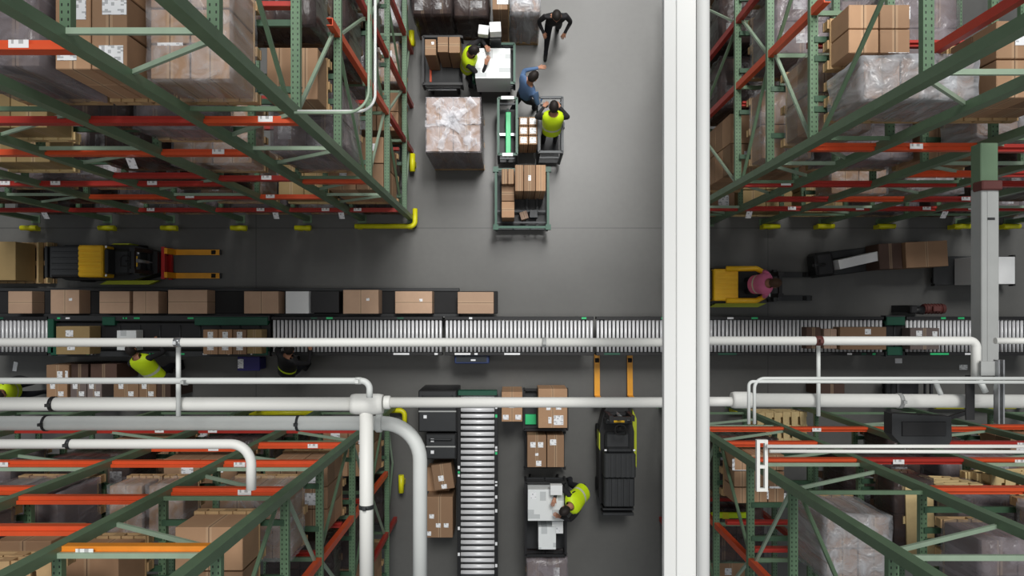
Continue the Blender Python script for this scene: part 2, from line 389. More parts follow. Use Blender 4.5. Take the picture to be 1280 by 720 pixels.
L('lower-left', 2.42, 2.45, 3.4, 3.2, 4.0, .7, 'dark'); L('lower-left', 2.42, 3.75, 4.8, 2.0, 2.8, .7, 'dark'); L('lower-left', 2.42, 5.2, 6.2, 2.0, 2.8, .7, 'tan')
L('lower-left', .97, 2.42, 3.3, 2.05, 2.9, .9, 'tan', nx=2, ny=3); L('lower-left', .0, 2.5, 3.3, 3.3, 4.1, .6, 'dark'); L('lower-left', .97, 2.42, 3.2, 4.3, 5.1, .8, 'tan')
L('lower-left', 3.77, 2.5, 3.4, 3.2, 4.0, .5, 'dark'); L('lower-left', .97, 3.8, 4.8, 2.0, 2.8, .9, 'dark'); L('lower-left', .97, 5.2, 6.2, 2.0, 2.8, .9, 'tan')
# lower right
L('lower-right', 5.22, 3.5, 4.2, 2.3, 3.0, .95, 'silver'); L('lower-right', 5.22, 5.0, 5.7, 2.1, 2.9, .9, 'grey'); L('lower-right', 6.52, 5.3, 6.2, 1.98, 2.6, .6, 'silver')
L('lower-right', 6.52, 4.5, 5.2, 2.2, 2.9, .7, 'grey'); L('lower-right', 3.78, 3.05, 3.75, 1.98, 2.66, .6, 'tan', nx=3, ny=3); L('lower-right', 5.22, 4.5, 4.95, 2.0, 2.8, .5, 'dark')
L('lower-right', 2.42, 3.1, 3.9, 3.1, 3.9, .7, 'dark'); L('lower-right', .97, 3.2, 4.1, 3.3, 4.1, .8, 'tan'); L('lower-right', 3.78, 4.5, 5.5, 1.98, 2.8, .8, 'dark')
L('lower-right', 3.78, 5.8, 6.8, 1.98, 2.8, .8, 'grey'); L('lower-right', 2.42, 3.15, 4.1, 2.0, 2.8, .8, 'dark'); L('lower-right', 2.42, 5.8, 6.9, 1.98, 2.8, .8, 'dark'); L('lower-right', 2.42, 7.7, 8.7, 1.98, 2.8, .8, 'tan')
L('lower-right', .97, 3.1, 4.1, 4.4, 5.2, .8, 'tan')

SGN = {'upper-left': (-1, 1), 'upper-right': (1, 1), 'lower-left': (-1, -1), 'lower-right': (1, -1)}
LOADS = [l for i, l in enumerate(LOADS) if i not in (16, 32, 36, 37, 61, 66)]
def hits_load(key, p, q, pad=.05):
    """does a steel member from p to q (rack metres x,y,z) run through a load?"""
    for k, z, x0, x1, y0, y1, h, st, kw in LOADS:
        if k != key: continue
        if min(p[0], q[0])-pad < x1 and max(p[0], q[0])+pad > x0 and min(p[1], q[1])-pad < y1 and max(p[1], q[1])+pad > y0 and min(p[2], q[2])-pad < z+h and max(p[2], q[2])+.02 > z+.0: return True
    return False

# ================================================================ racks
def rack(key, sx, sy, xs, y0, levels, bays, posts, side_levels, guards_x, guards_y, ztop=9.9, ymax=6.6):
    """xs: upright lines from the cross aisle outwards (positive metres); y0: front face distance from the truck aisle's centre"""
    t = thing('pallet_rack', f'green and orange steel pallet rack in the {key} of the picture', 'rack', (sx*xs[0], sy*y0, 0), 0, 'pallet racks around the crossing')
    P = lambda x, y, z: Vector((sx*x, sy*y, z)); kk = key.replace(' ', '-')
    for i, x in enumerate(xs):
        member('upright', 'green', P(x, y0, 0), P(x, y0, ztop), .105, .085, t, up=(0, -sy, 0))
        f = MB().box(-.09, .09, -.08, .08, 0, .012).build('foot_plate', 'green', t, P(x, y0, 0)-t.location)
        L = ymax - y0
        for z in side_levels:
            # only as long as the camera could ever see: higher members leave the frame sooner
            yl = min(ymax, max(y0+.6, 400*(H-z)/F + .9))
            xl = 660*(H-z)/F + .8
            if x > xl: continue
            if i and hits_load(kk, (x, y0+.2, z-.04), (x, yl, z-.04), .03):
                yl = y0+.1+.0
                continue
            member('cross_rail', 'green_perf', P(x, y0-.02, z-.03), P(x, yl, z-.03), .085 if i < 1 else .075, .06, t)
    # front beams
    for i, zs in enumerate(bays):
        if i+1 >= len(xs): break
        for z, col in zs:
            b = member('beam', col, P(xs[i]+.05, y0, z-.055), P(xs[i+1]-.05, y0, z-.055), .075, .11, t, shape='step', up=(0, 0, 1))
            for e in (xs[i]+.045, xs[i+1]-.045):
                pass
            if not hits_load(kk, (xs[i], y0+1.12, z-.055), (xs[i+1], y0+1.12, z-.055)): member('beam', 'red', P(xs[i]+.05, y0+1.12, z-.055), P(xs[i+1]-.05, y0+1.12, z-.055), .06, .1, t, shape='step')
            if R.random() < .5:
                q = P(xs[i]+(.35 if R.random() < .5 else .8)*(xs[i+1]-xs[i]), y0, z) - t.location
                MB().box(-.07, .07, -.028, .028, 0, .002).build('barcode_tag', 'barcode', t, q + Vector((0, 0, .0005)))
    # frame bracing between neighbouring uprights (in pairs)
    for i in range(0, len(xs)-1, 2):
        a, b = xs[i], xs[i+1]
        for k, z in enumerate(side_levels):
            if a > 660*(H-z)/F + .8: continue
            member('brace', 'pale_green' if k % 2 else 'green', P(a+.04, y0+.02, z+.06), P(b-.04, y0+.02, z+.06), .042, .03, t)
            z2 = z - .75 if k % 2 else z - .9
            if z2 > .3:
                member('brace', 'pale_green', P(a+.04, y0+.03, z-.1), P(b-.04, y0+.03, z2), .038, .028, t)
    # posts on the aisle side and their ties
    for x, y, za, zb, col in posts:
        member('post', col, P(x, y, za), P(x, y, zb), .085, .07, t, up=(-sx, 0, 0))
    ps = [y0] + sorted({round(y, 2) for x, y, *_ in posts if abs(x-xs[0]) < .1})
    for k, z in enumerate(side_levels):
        for j in range(len(ps)-1):
            if ps[j] > 400*(H-z)/F: continue
            zl = side_levels[k-1] if k else 0.1
            if (k+j) % 2: member('brace', 'green', P(xs[0]+.03, ps[j], zl+.05), P(xs[0]+.03, ps[j+1], z-.1), .036, .028, t)
            else: member('brace', 'pale_green', P(xs[0]+.03, ps[j], z-.1), P(xs[0]+.03, ps[j+1], zl+.05), .036, .028, t)
            if not hits_load(kk, (xs[0]+.05, ps[j+1], z-.06), (xs[1], ps[j+1], z-.06), .03): member('brace', 'green', P(xs[0]+.05, ps[j+1], z-.06), P(xs[1]-.05, ps[j+1], z-.06), .05, .035, t)
    return t

TLx = [2.02, 3.02, 4.12, 5.47, 6.88, 8.15, 9.6]
TRx = [3.17, 3.98, 5.07, 6.27, 7.42, 9.02, 10.0]
BLx = [2.35, 3.61, 5.00, 6.60, 7.9, 9.3]
BRx = [3.0, 4.38, 5.72, 7.6, 9.0, 10.2]
O, RD, AM = 'orange', 'red', 'amber'
TL = rack('upper left', -1, 1, TLx, 1.84,
     None,
     [[(7.2, O), (4.1, O), (1.3, RD)],
      [(9.05, O), (7.2, RD), (5.85, O), (4.3, RD), (2.75, O), (1.3, RD)],
      [(7.2, RD), (5.85, O), (4.5, RD), (3.9, RD), (2.75, RD), (1.3, RD)],
      [(7.2, RD), (5.85, O), (3.9, RD), (2.75, O), (1.3, RD)],
      [(7.2, RD), (5.85, O), (3.9, RD), (1.3, RD)],
      [(5.85, O), (3.9, RD), (1.3, RD)]],
     [(2.02, 3.2, 2.5, 6.2, O), (2.02, 3.2, 0, 2.5, RD), (2.02, 4.12, 0, 5.3, RD), (2.02, 5.2, 0, 4.1, RD), (3.02, 4.15, 0, 4.6, RD), (2.02, 6.3, 0, 4, 'green')],
     [.95, 2.75, 4.15, 5.87, 7.4, 9.15], None, None)
def hang_tag(t, px, py, z, y0):
    p = Vector((wx(px, z), y0, z)) - t.location
    MB().box(-.05, .05, -.07, .07, 0, .006).build('level_tag', 'label_paper', t, p, (math.radians(40)*(1 if y0 > 0 else -1), 0, 0))
for px, z in ((165, 5.6), (57, 1.1), (345, 1.1), (427, 1.1)): hang_tag(TL, px, 0, z, 1.76)
TR = rack('upper right', 1, 1, TRx, 1.77,
     None,
     [[(4.25, RD), (1.93, RD), (6.4, O)],
      [(4.25, RD), (1.93, RD), (6.4, O), (2.95, RD)],
      [(7.6, O), (6.35, RD), (4.95, O), (4.25, RD), (2.95, O), (1.93, RD)],
      [(7.6, O), (6.35, RD), (4.95, RD), (4.25, RD), (2.95, RD), (1.93, RD)],
      [(6.35, RD), (4.95, RD), (4.25, RD), (1.93, RD)],
      [(4.95, RD), (4.25, RD), (1.93, RD)]],
     [(3.17, 3.14, 4.2, 6.9, O), (3.17, 3.14, 0, 4.2, RD), (3.17, 4.06, 0, 5.0, RD), (3.98, 3.0, 0, 6.2, RD), (3.98, 2.45, 6.9, 9.2, RD), (3.17, 5.3, 0, 4, 'green')],
     [.95, 1.9, 4.2, 5.4, 6.6, 8.57], None, None)
for px, z in ((936, 1.7), (1180, 1.7)): hang_tag(TR, px, 0, z, 1.69)
BL = rack('lower left', -1, -1, BLx, 1.9,
     None,
     [[(8.4, AM), (6.64, O), (5.35, O), (4.2, O), (3.0, RD)],
      [(7.9, O), (6.95, O), (5.35, O), (4.4, O), (3.0, RD)],
      [(8.4, AM), (7.9, O), (6.6, O), (5.35, O), (4.2, RD), (3.0, RD)],
      [(6.6, O), (5.35, O), (4.2, O), (3.0, RD)],
      [(5.35, O), (4.2, O), (3.0, RD)]],
     [(2.35, 3.05, 1.0, 6.2, O), (3.61, 3.3, 0, 4.0, 'green'), (2.35, 4.2, 0, 4.2, RD)],
     [.95, 2.4, 3.75, 5.45, 6.72, 8.35], None, None)
BR = rack('lower right', 1, -1, BRx, 1.9,
     None,
     [[(5.2, O), (4.1, O), (2.9, O)],
      [(8.4, AM), (6.6, O), (5.2, RD), (2.9, O)],
      [(8.4, AM), (6.6, O), (5.2, O), (4.1, RD), (2.9, O)],
      [(6.6, O), (5.2, O), (4.1, RD), (2.7, O)],
      [(5.2, O), (2.7, O)]],
     [(3.0, 3.15, 2.6, 6.2, O), (4.38, 3.55, 0, 3.6, RD), (3.0, 4.2, 0, 4.0, RD)],
     [.95, 2.4, 3.76, 5.2, 6.5, 8.4], None, None)

rank = {}
for k in SGN:
    lv = sorted({l[1] for l in LOADS if l[0] == k})
    for z in lv:
        rows = {}
        for l in LOADS:
            if l[0] == k and l[1] == z: rows.setdefault(int((l[4]-1.7)//1.05), []).append(l)
        for rw, ls in rows.items():
            for i, l in enumerate(sorted(ls, key=lambda q: q[2])): rank[id(l)] = (lv.index(z), rw, i)
for n, l in enumerate(LOADS):
    k, z, x0, x1, y0, y1, h, st, kw = l
    sx, sy = SGN[k]; lv, rw, i = rank[id(l)]
    lvw = 'floor level' if z == 0 else f'{ORD[lv - (1 if any(q[0] == k and q[1] == 0 for q in LOADS) else 0)]} shelf'
    lab = f'{STYLE[st][3]}, {ORD[i]} from cross aisle, {["front", "second", "third", "rear"][min(rw, 3)]} row, {lvw}, {k} rack'
    t = thing('pallet_load', lab, 'pallet load', (sx*(x0+x1)/2, sy*(y0+y1)/2, z), 0, f'pallet loads in the {k} rack')
    t['_n'] = n
    build_load(t, x1-x0, y1-y0, h, st, n*3+1, **kw)
    if z > 0:      # two support bars carry the pallet between the neighbouring rack lines
        rk, xs, _ = {'upper-left': (TL, TLx, 1), 'upper-right': (TR, TRx, 1), 'lower-left': (BL, BLx, 1), 'lower-right': (BR, BRx, 1)}[k]
        xa = max([q for q in xs if q <= x0+.05] or [xs[0]]); xb = min([q for q in xs if q >= x1-.05] or [xs[-1]])
        for yy in (y0+.14, y1-.14):
            member('pallet_support', 'dark_green', (sx*xa, sy*yy, z-.026), (sx*xb, sy*yy, z-.026), .06, .04, rk)
    del t['_n']

# loose empty pallets on the racks
def pallet(label, x, y, z, w=1.0, d=.85, mat='wood_pale', rz=0.0, group='empty pallets on the racks'):
    return tag(put('wooden_pallet', pallet_mesh(w, d, mat), None, (x, y, z), (0, 0, rz)), label, 'pallet', group)
for k in range(4):
    pallet(f'empty pale pallet in lower-right rack stack, {["lowest", "second", "third", "topmost"][k]} of four', 4.98+k*.03, -2.45, 5.24+k*.131, .95, .8, 'wood_pale', k*.02-.03)
for k in range(3):
    pallet(f'pale pallet lying beside orange beam, lower-right rack right bay, {["lowest", "middle", "top"][k]} of three', 6.1+k*.04, -2.4, 5.24+k*.131, 1.0, .85, 'wood_pale', .03-k*.03)
pallet('pale ladder-like pallet on lower-right rack behind the second upright', 4.75, -2.5, 5.24-1.42, .5, .9, 'wood_pale') if False else None
for k in range(4):
    pallet(f'pale pallet on floor under lower-right rack front, {["lowest", "second", "third", "topmost"][k]} of four', 5.15+k*.03, -2.28, k*.131, 1.0, .6, 'wood_pale', .01*k)
pallet('bare wooden pallet at upper-right rack front, near floor', 4.9, 2.25, 2.0, 1.1, .6, 'wood') if False else None
pallet('bare wooden pallet leaning flat on lower-left rack upper shelf', -3.3+.1, -2.35, 8.4, .9, .7, 'wood') if False else None
for k in range(2):
    pallet(f'worn wooden pallet on lower-left rack beside yellow beam, {["lower", "upper"][k]} of two', -4.15, -2.45, 7.93+k*.131, .85, .8, 'wood', .04*k)

# yellow guards bolted to the floor at the rack feet
def guard_bar(label, x0, x1, y, bend=0.0, h=.22):
    t = thing('rack_guard', label, 'rack guard', ((x0+x1)/2, y, 0), 0, 'yellow rack guards on the floor')
    w = x1-x0
    pts = [(-w/2, 0, h), (w/2, 0, h)]
    if bend: pts.append((w/2, bend, h))
    MB().tube(arc_path(pts, .1) if bend else pts, .05, 10).build('rail', 'guard_yellow', t)
    for x in (-w/2+.06, w/2-.12): MB().box(x-.04, x+.04, -.04, .04, 0, h).build('stanchion', 'guard_yellow', t)
    return t
gy = wy(286)
guard_bar('long yellow guard rail with bent end at upper-left rack corner', wx(444, .2), wx(519, .2), wy(283, .2), bend=.35)
for px, lab in ((380, 'first'), (300, 'second'), (213, 'third'), (135, 'fourth'), (38, 'fifth')):
    guard_bar(f'short yellow guard under upper-left rack, {lab} left of the bent corner rail', wx(px-11, .2), wx(px+9, .2), wy(285, .2))
for px, lab in ((964, 'first'), (1032, 'second'), (1108, 'third'), (1202, 'fourth'), (1264, 'fifth')):
    guard_bar(f'short yellow guard under upper-right rack, {lab} right of the white beam', wx(px-11, .2), wx(px+10, .2), wy(283, .2))
def guard_post(label, px, py0, py1):
    t = thing('rack_guard', label, 'rack guard', (wx(px, .2), wy((py0+py1)/2, .2), 0), 0, 'yellow rack guards on the floor')
    l = (py1-py0)*(H-.2)/F
    MB().tube([(0, -l/2, .25), (0, l/2, .25)], .055, 10).build('rail', 'guard_yellow', t)
    MB().box(-.045, .045, -.05, .05, 0, .25).build('stanchion', 'guard_yellow', t)
guard_post('yellow guard on aisle side of upper-left rack, beside the wrapped pallet', 516, 193, 215)
guard_post('yellow guard on aisle side of upper-left rack, beside the black cart', 515, 40, 59)
guard_post('yellow guard on aisle side of lower-left rack, beside stacked cartons', 502, 593, 615)
guard_bar('yellow guard rail with bent end at lower-left rack corner', wx(484, .2), wx(506, .2), wy(513, .2), bend=-.3)
guard_bar('long yellow-green guard rail in front of lower-left rack', wx(305, .2), wx(398, .2), wy(516, .2))
guard_bar('yellow guard beside big pipe collar at lower-right rack', wx(914, .2), wx(937, .2), wy(513.5, .2))
guard_bar('long yellow guard rail in front of lower-right rack', wx(1168, .2), wx(1268, .2), wy(508, .2))
t = thing('reflective_bar', 'bright yellow bar lying on dark load inside lower-right rack, near white beam', 'bar', (wx(912, 3.15), -3.18, 3.135))
MB().box(-.3, .3, -.045, .045, 0, .05, .012).build('bar_body', 'hivis', t); MB().box(-.12, -.02, -.05, .05, .05, .053).build('stripe', 'guard_yellow', t)

# ================================================================ roller conveyors
def roller_conveyor(label, x0, x1, y0, y1, pitch, along='x', zt=.78, rails='black', first_green=False, group='roller conveyor sections'):
    """rollers lie across the run"""
    t = thing('roller_conveyor', label, 'conveyor', ((x0+x1)/2, (y0+y1)/2, 0), 0, group)
    w, d = x1-x0, y1-y0; r = pitch*.36
    if along == 'x':
        n = max(1, int(w/pitch)); ln = d
        me = cached(('roller', round(ln, 3), round(r, 3)), lambda: MB().tube([(0, -ln/2, 0), (0, ln/2, 0)], r, 12).mesh('roller', 'roller'))
        for k in range(n): put('roller', me, t, (-w/2+(k+.5)*w/n, 0, zt-r))
        for s in (-1, 1):
            MB().box(-w/2, w/2, s*(d/2+.035)-.03, s*(d/2+.035)+.03, zt-.14, zt+.03, .004).build('side_rail', rails, t)
        lg = [(-w/2+.15, 0), (w/2-.15, 0)]
        for (x, y) in lg:
            for s in (-1, 1): MB().box(x-.03, x+.03, s*(d/2)-.03, s*(d/2)+.03, 0, zt-.14).build('leg', 'charcoal', t)
            MB().box(x-.02, x+.02, -d/2, d/2, .25, .3).build('tie_bar', 'charcoal', t)
    else:
        n = max(1, int(d/pitch)); ln = w
        me = cached(('rollery', round(ln, 3), round(r, 3)), lambda: MB().tube([(-ln/2, 0, 0), (ln/2, 0, 0)], r, 12).mesh('roller', 'roller'))
        for k in range(n): put('roller', me, t, (0, -d/2+(k+.5)*d/n, zt-r))
        for s in (-1, 1):
            MB().box(s*(w/2+.035)-.03, s*(w/2+.035)+.03, -d/2, d/2, zt-.14, zt+.03, .004).build('side_rail', rails, t)
        for y in (-d/2+.2, d/2-.2):
            for s in (-1, 1): MB().box(s*(w/2)-.03, s*(w/2)+.03, y-.03, y+.03, 0, zt-.14).build('leg', 'charcoal', t)
            MB().box(-w/2, w/2, y-.02, y+.02, .25, .3).build('tie_bar', 'charcoal', t)
    MB().box(-w/2*.9, w/2*.9, -d/2*.9, d/2*.9, zt-.16, zt-.13).build('drip_pan', 'black', t)
    return t
ZC = .78
def X(px): return wx(px, ZC)
def Y(py): return wy(py, ZC)
ya, yb = Y(440), Y(400)
secs = [(-30, 60, 'roller conveyor section at far left under the long white pipe'),
        (340, 553, 'roller conveyor section right of the green transfer station'),
        (556, 742, 'roller conveyor section above the blue control box'),
        (745, 884, 'roller conveyor section passing under the white beam'),
        (887, 1104, 'roller conveyor section right of the white beam'),
        (1132, 1320, 'roller conveyor section at far right under the grey column')]
for a, b, lab in secs:
    t = roller_conveyor(lab, X(a), X(b), ya, yb, .0745)
    rr = random.Random(a+99)
    w = X(b)-X(a); d = yb-ya
    for k in range(max(2, int(w/.55))):
        s = rr.choice((-1, 1)); x = rr.uniform(-w/2+.1, w/2-.1); lw = rr.choice((.06, .09, .3, .35))
        if lw > .2 and s > 0: lw = .12
        MB().box(x-lw/2, x+lw/2, s*(d/2+.035)-.018, s*(d/2+.035)+.018, ZC+.03, ZC+.034).build('sticker', rr.choice(('paper', 'paper', 'bright_green', 'machine_green')), t)
# vertical branch
vx0, vx1 = X(576), X(618)
t = roller_conveyor('roller conveyor branch running down toward the bottom edge', vx0, vx1, Y(735), Y(494), .114, along='y')
MB().box(-(vx1-vx0)/2-.05, (vx1-vx0)/2+.05, (Y(494)-Y(735))/2, (Y(494)-Y(735))/2+.09, ZC-.16, ZC+.05, .006).build('end_plate', 'machine_green', t)
rr = random.Random(3); hl = (Y(494)-Y(735))/2; hw = (vx1-vx0)/2+.035
for k in range(16):
    s = rr.choice((-1, 1)); y = rr.uniform(-hl+.1, hl-.1)
    MB().box(s*hw-.02, s*hw+.02, y-.03, y+.03, ZC+.03, ZC+.034).build('sticker', rr.choice(('paper', 'bright_green', 'paper')), t)

# transfer stations (flat decks with green housings)
def station(label, p0, p1, housings, z=ZC):
    t = thing('transfer_station', label, 'conveyor station', ((X(p0)+X(p1))/2, (ya+yb)/2, 0), 0, 'flat conveyor transfer stations')
    w = X(p1)-X(p0); d = yb-ya; cx = t.location.x
    MB().box(-w/2, w/2, -d/2+.06, d/2-.06, z-.1, z-.005, .005).build('deck', 'black', t)
    for s in (-1, 1): MB().box(-w/2, w/2, s*(d/2+.035)-.05, s*(d/2+.035)+.05, z-.14, z+.04, .004).build('side_rail', 'charcoal', t)
    for a, b, s in housings:
        xa, xb = X(a)-cx, X(b)-cx
        y0_, y1_ = (d/2-.1, d/2+.06) if s > 0 else ((-d/2-.06, -d/2+.1) if s < 0 else (-d/2-.02, d/2+.02))
        MB().box(xa, xb, y0_, y1_, z-.1, z+.07, .01).build('housing', 'machine_green', t)
    rr = random.Random(p0)
    for k in range(int(w/.16)):
        x = rr.uniform(-w/2+.05, w/2-.05); s = rr.choice((-1, 1)); q = rr.uniform(.012, .06)
        MB().box(x-q, x+q, s*(d/2+.035)-.015, s*(d/2+.035)+.015, z+.04, z+.046).build('sticker', rr.choice(('paper', 'bright_green', 'paper')), t)
    for k in range(int(w/.35)):
        x = -w/2+(k+.5)*w/int(w/.35)
        MB().tube([(x, -d/2+.1, z), (x, d/2-.1, z)], .018, 8).build('drive_shaft', 'charcoal', t)
    for x in (-w/2+.2, w/2-.2):
        for s in (-1, 1): MB().box(x-.03, x+.03, s*(d/2)-.03, s*(d/2)+.03, 0, z-.14).build('leg', 'charcoal', t)
    return t
station('long black transfer station with green housings at left of conveyor', 62, 338, [(62, 70, 0), (130, 146, 1), (245, 336, 1), (318, 336, -1), (66, 74, -1)])
station('short green transfer station between conveyor sections at right', 1106, 1130, [(1106, 1129, 1), (1107, 1126, -1)])

# things riding on the stations
G = 'cartons on the transfer stations'
carton_px('tan carton with one white label on black station, left end', 70, 408, 112, 443, 1.15, .8, mat='card_olive', group=G, papers=((.4, .75, .14, .12), (.45, .25, .14, .1)), turn=True)
carton_px('pale grey box on black station under the long pipe', 146, 413, 170, 438, 1.05, .8, mat='white_print', group=G, name='white_box', cat='box')
for k, (a, b) in enumerate(((254, 272), (273, 290), (291, 308))):
    carton_px(f'{["left", "middle", "right"][k]} of three cartons with white labels at station right end', a, 412, b, 443, 1.1, .8, mat='card', group=G, papers=((.5, .78, .1, .12), (.5, .3, .12, .12)))
carton_px('plain tan carton at right end of black station', 309, 412, 327, 442, 1.08, .8, mat='card_olive', group=G)
carton_px('small carton with white papers on right conveyor, leftmost of row', 1008, 409, 1026, 436, 1.02, .8, mat='card_dark', group='cartons on right conveyor', papers=((.5, .3, .1, .1),))
carton_px('small pale carton on right conveyor beside brown box', 1030, 411, 1046, 436, 1.0, .8, mat='card_pink', group='cartons on right conveyor')
carton_px('long brown carton on right conveyor left of station', 1050, 409, 1108, 437, 1.08, .8, mat='card', group='cartons on right conveyor', papers=((.6, .8, .11, .1),), turn=True)
carton_px('carton with two labels on right conveyor right of station', 1138, 410, 1174, 437, 1.08, .8, mat='card_grey', group='cartons on right conveyor', papers=((.3, .75, .11, .1), (.85, .72, .09, .1)))

# blue control box under the conveyor edge
t = thing('control_box', 'blue control box hanging on lower edge of the conveyor', 'control box', (wx(590, .7), wy(449, .7), 0))
MB().box(-.33, .33, -.085, .085, .5, .72, .015).build('housing', 'blue_plastic', t); MB().box(-.3, .28, -.05, .06, .72, .73).build('lid', 'navy', t)
MB().box(-.02, .07, -.03, .0, .731, .735).build('sticker', 'paper', t); MB().box(-.3, .3, .05, .12, .5, .68).build('bracket', 'charcoal', t)
MB().tube([(-.25, 0, 0), (-.25, 0, .5)], .02, 8).build('leg', 'charcoal', t); MB().tube([(.25, 0, 0), (.25, 0, .5)], .02, 8).build('leg', 'charcoal', t)

# red drive unit on the upper conveyor edge at right
t = thing('drive_motor', 'red-brown drive motor with black coupling on upper edge of right conveyor', 'motor', (wx(1160, .8), wy(386, .8), 0))
MB().tube([(-.1, 0, .8), (.3, 0, .8)], .09, 14).build('motor_body', 'maroon', t)
for k in range(6): MB().tube([(-.06+k*.06, 0, .8), (-.045+k*.06, 0, .8)], .1, 14).build('cooling_fin', 'maroon', t)
MB().box(.02, .16, -.05, .05, .87, .94, .01).build('terminal_box', 'maroon', t)
MB().tube([(-.34, -.03, .8), (-.1, -.03, .8)], [.05, .08], 12).build('coupling', 'black', t); MB().box(-.36, -.22, -.09, .06, .72, .86, .02).build('gearbox', 'black', t)
MB().box(-.25, .25, -.07, .07, 0, .72).build('pedestal', 'charcoal', t)

# ================================================================ belt conveyor with a train of cartons
zb = .5
bx0, bx1 = wx(-40, zb), wx(574, zb); by0, by1 = wy(394, zb), wy(362, zb)
t = thing('belt_conveyor', 'low black belt conveyor carrying a row of cartons', 'conveyor', ((bx0+bx1)/2, (by0+by1)/2, 0))
w, d = bx1-bx0, by1-by0
MB().box(-w/2, w/2, -d/2+.03, d/2-.03, zb-.08, zb, .01).build('belt', 'belt', t)
for s in (-1, 1): MB().box(-w/2, w/2, s*d/2-.03, s*d/2+.03, zb-.12, zb+.02, .004).build('side_rail', 'charcoal', t)
MB().box(-w/2, w/2, -d/2-.04, -d/2-.03, zb-.06, zb+.03).build('rail_strip', 'grey_white', t)
MB().tube([(w/2, -d/2+.03, zb-.04), (w/2, d/2-.03, zb-.04)], .045, 12).build('end_pulley', 'charcoal', t)
for k in range(6):
    x = -w/2+.3+k*(w-.6)/5
    for s in (-1, 1): MB().box(x-.03, x+.03, s*d/2-.025, s*d/2+.025, 0, zb-.12).build('leg', 'charcoal', t)
train = [(10, 40), (63, 99), (124, 162), (166, 198), (210, 259), (305, 348), (357, 386), (429, 473), (494, 540), (574, 619)]
for k, (a, b) in enumerate(train):
    white = k == 6
    zt = zb + (.35 if k != 9 else .35)
    lab = 'white carton on black belt, between two tan cartons' if white else f'tan carton riding black belt, {ORD[k]} from the left'
    if k == 9:
        carton_px('tan carton at right end of black belt', a-2, 365, b-2, 392, .86, .51, mat='card_blur', group='cartons riding the belt', turn=True)
    else:
        carton_px(lab, a, 364-(k % 3 == 1)*1.5, b, 392, .86, .51, mat='foam_white' if white else 'card_blur', group='cartons riding the belt', turn=k % 2 == 0,
              papers=((.7, .6, .06, .05),) if k in (1, 7, 8) else ())
carton_px('black tote riding the belt right of the white carton', 389, 364, 424, 391, .8, .51, mat='black', group='cartons riding the belt', name='tote', cat='tote')
# extend belt beneath the last carton
MB().box(w/2-.02, w/2+.75, -d/2+.03, d/2-.03, zb-.08, zb-.004, .01).build('belt_end', 'belt', t)

# ================================================================ carts
def cart(label, px0, py0, px1, py1, deck=.28, rail=.95, frame='navy', accent=None, sides='NSEW', mid=True, zr=None, shelf='charcoal', bars=0, name='cage_cart', cat='cart', group='carts on the floor'):
    zr = zr or rail
    x0, x1, y0, y1 = wx(px0, zr), wx(px1, zr), wy(py1, zr), wy(py0, zr)
    t = thing(name, label, cat, ((x0+x1)/2, (y0+y1)/2, 0), 0, group)
    w, d = x1-x0, y1-y0
    MB().box(-w/2, w/2, -d/2, d/2, deck-.05, deck, .006).build('deck', shelf, t)
    for a in (-1, 1):
        for b in (-1, 1):
            MB().box(a*w/2-.022, a*w/2+.022, b*d/2-.022, b*d/2+.022, deck-.05, zr).build('corner_post', frame, t)
            c = MB(); c.tube([(a*(w/2-.1)-.02, b*(d/2-.1), .07), (a*(w/2-.1)+.02, b*(d/2-.1), .07)], .07, 14)
            c.bar((a*(w/2-.1), b*(d/2-.1), .07), (a*(w/2-.1), b*(d/2-.1), deck-.05), .03, .06, mat=0)
            c.build('caster', 'rubber', t)
    R_ = {'N': ((-w/2, d/2), (w/2, d/2)), 'S': ((-w/2, -d/2), (w/2, -d/2)), 'E': ((w/2, -d/2), (w/2, d/2)), 'W': ((-w/2, -d/2), (-w/2, d/2))}
    for s in sides:
        (ax, ay), (bx, by) = R_[s]
        MB().bar((ax, ay, zr), (bx, by, zr), .045, .045).build('rail', accent or frame, t)
        if mid: MB().bar((ax, ay, (zr+deck)/2), (bx, by, (zr+deck)/2), .035, .035).build('rail', frame, t)
        for k in range(bars):
            f = (k+1)/(bars+1)
            MB().bar((ax+(bx-ax)*f, ay+(by-ay)*f, deck), (ax+(bx-ax)*f, ay+(by-ay)*f, zr), .015, .015).build('side_bar', frame, t)
    return t
# top cart pair
t = cart('long black platform cart with three cartons near the top', 529, 46, 577, 105, deck=.55, rail=.8, frame='black', sides='SNW')
MB().bar((-.25, -.33, .56), (-.25, -.05, .56), .04, .02).build('release_lever', 'orange', t)
MB().box(-.3, .25, -.5, -.47, .56, .6).build('edge_strip', 'steel', t)
for k, (a, y0_, b, y1_) in enumerate(((531, 49, 545, 69), (547, 46, 560, 65), (561, 46, 575, 66))):
    carton_px(f'{["left", "middle", "right"][k]} of three tall tan cartons on black platform cart', a, y0_, b, y1_, 1.35, .56, mat='card', group='cartons on black platform cart', papers=((.7, .75, .05, .05),) if k == 0 else (), turn=True)
t = cart('dark green cart carrying the large white carton near the top', 592, 55, 643, 104, deck=.55, rail=.85, frame='navy', accent='machine_green', sides='NESW')
carton_px('large white carton with grey print on dark green cart, upper aisle', 594, 60, 638, 98, 1.35, .57, mat='white_print', group='white cartons on carts', papers=((.25, .8, .1, .07), (.75, .72, .08, .06)), name='white_carton')
carton_px('tall black bin behind white carton, left of its neighbour', 599, 32, 611, 45, 1.33, 0, mat='black', group='black bins behind white carton', name='bin', cat='bin')
carton_px('grey-white box tilted on left black bin', 598, 31, 611, 43, 1.5, 1.34, mat='foam_white', group='black bins behind white carton', rz=-.12, name='box', cat='box')
carton_px('taller charcoal bin behind white carton, right of its neighbour', 612, 30, 626, 50, 1.5, 0, mat='charcoal', group='black bins behind white carton', name='bin', cat='bin')
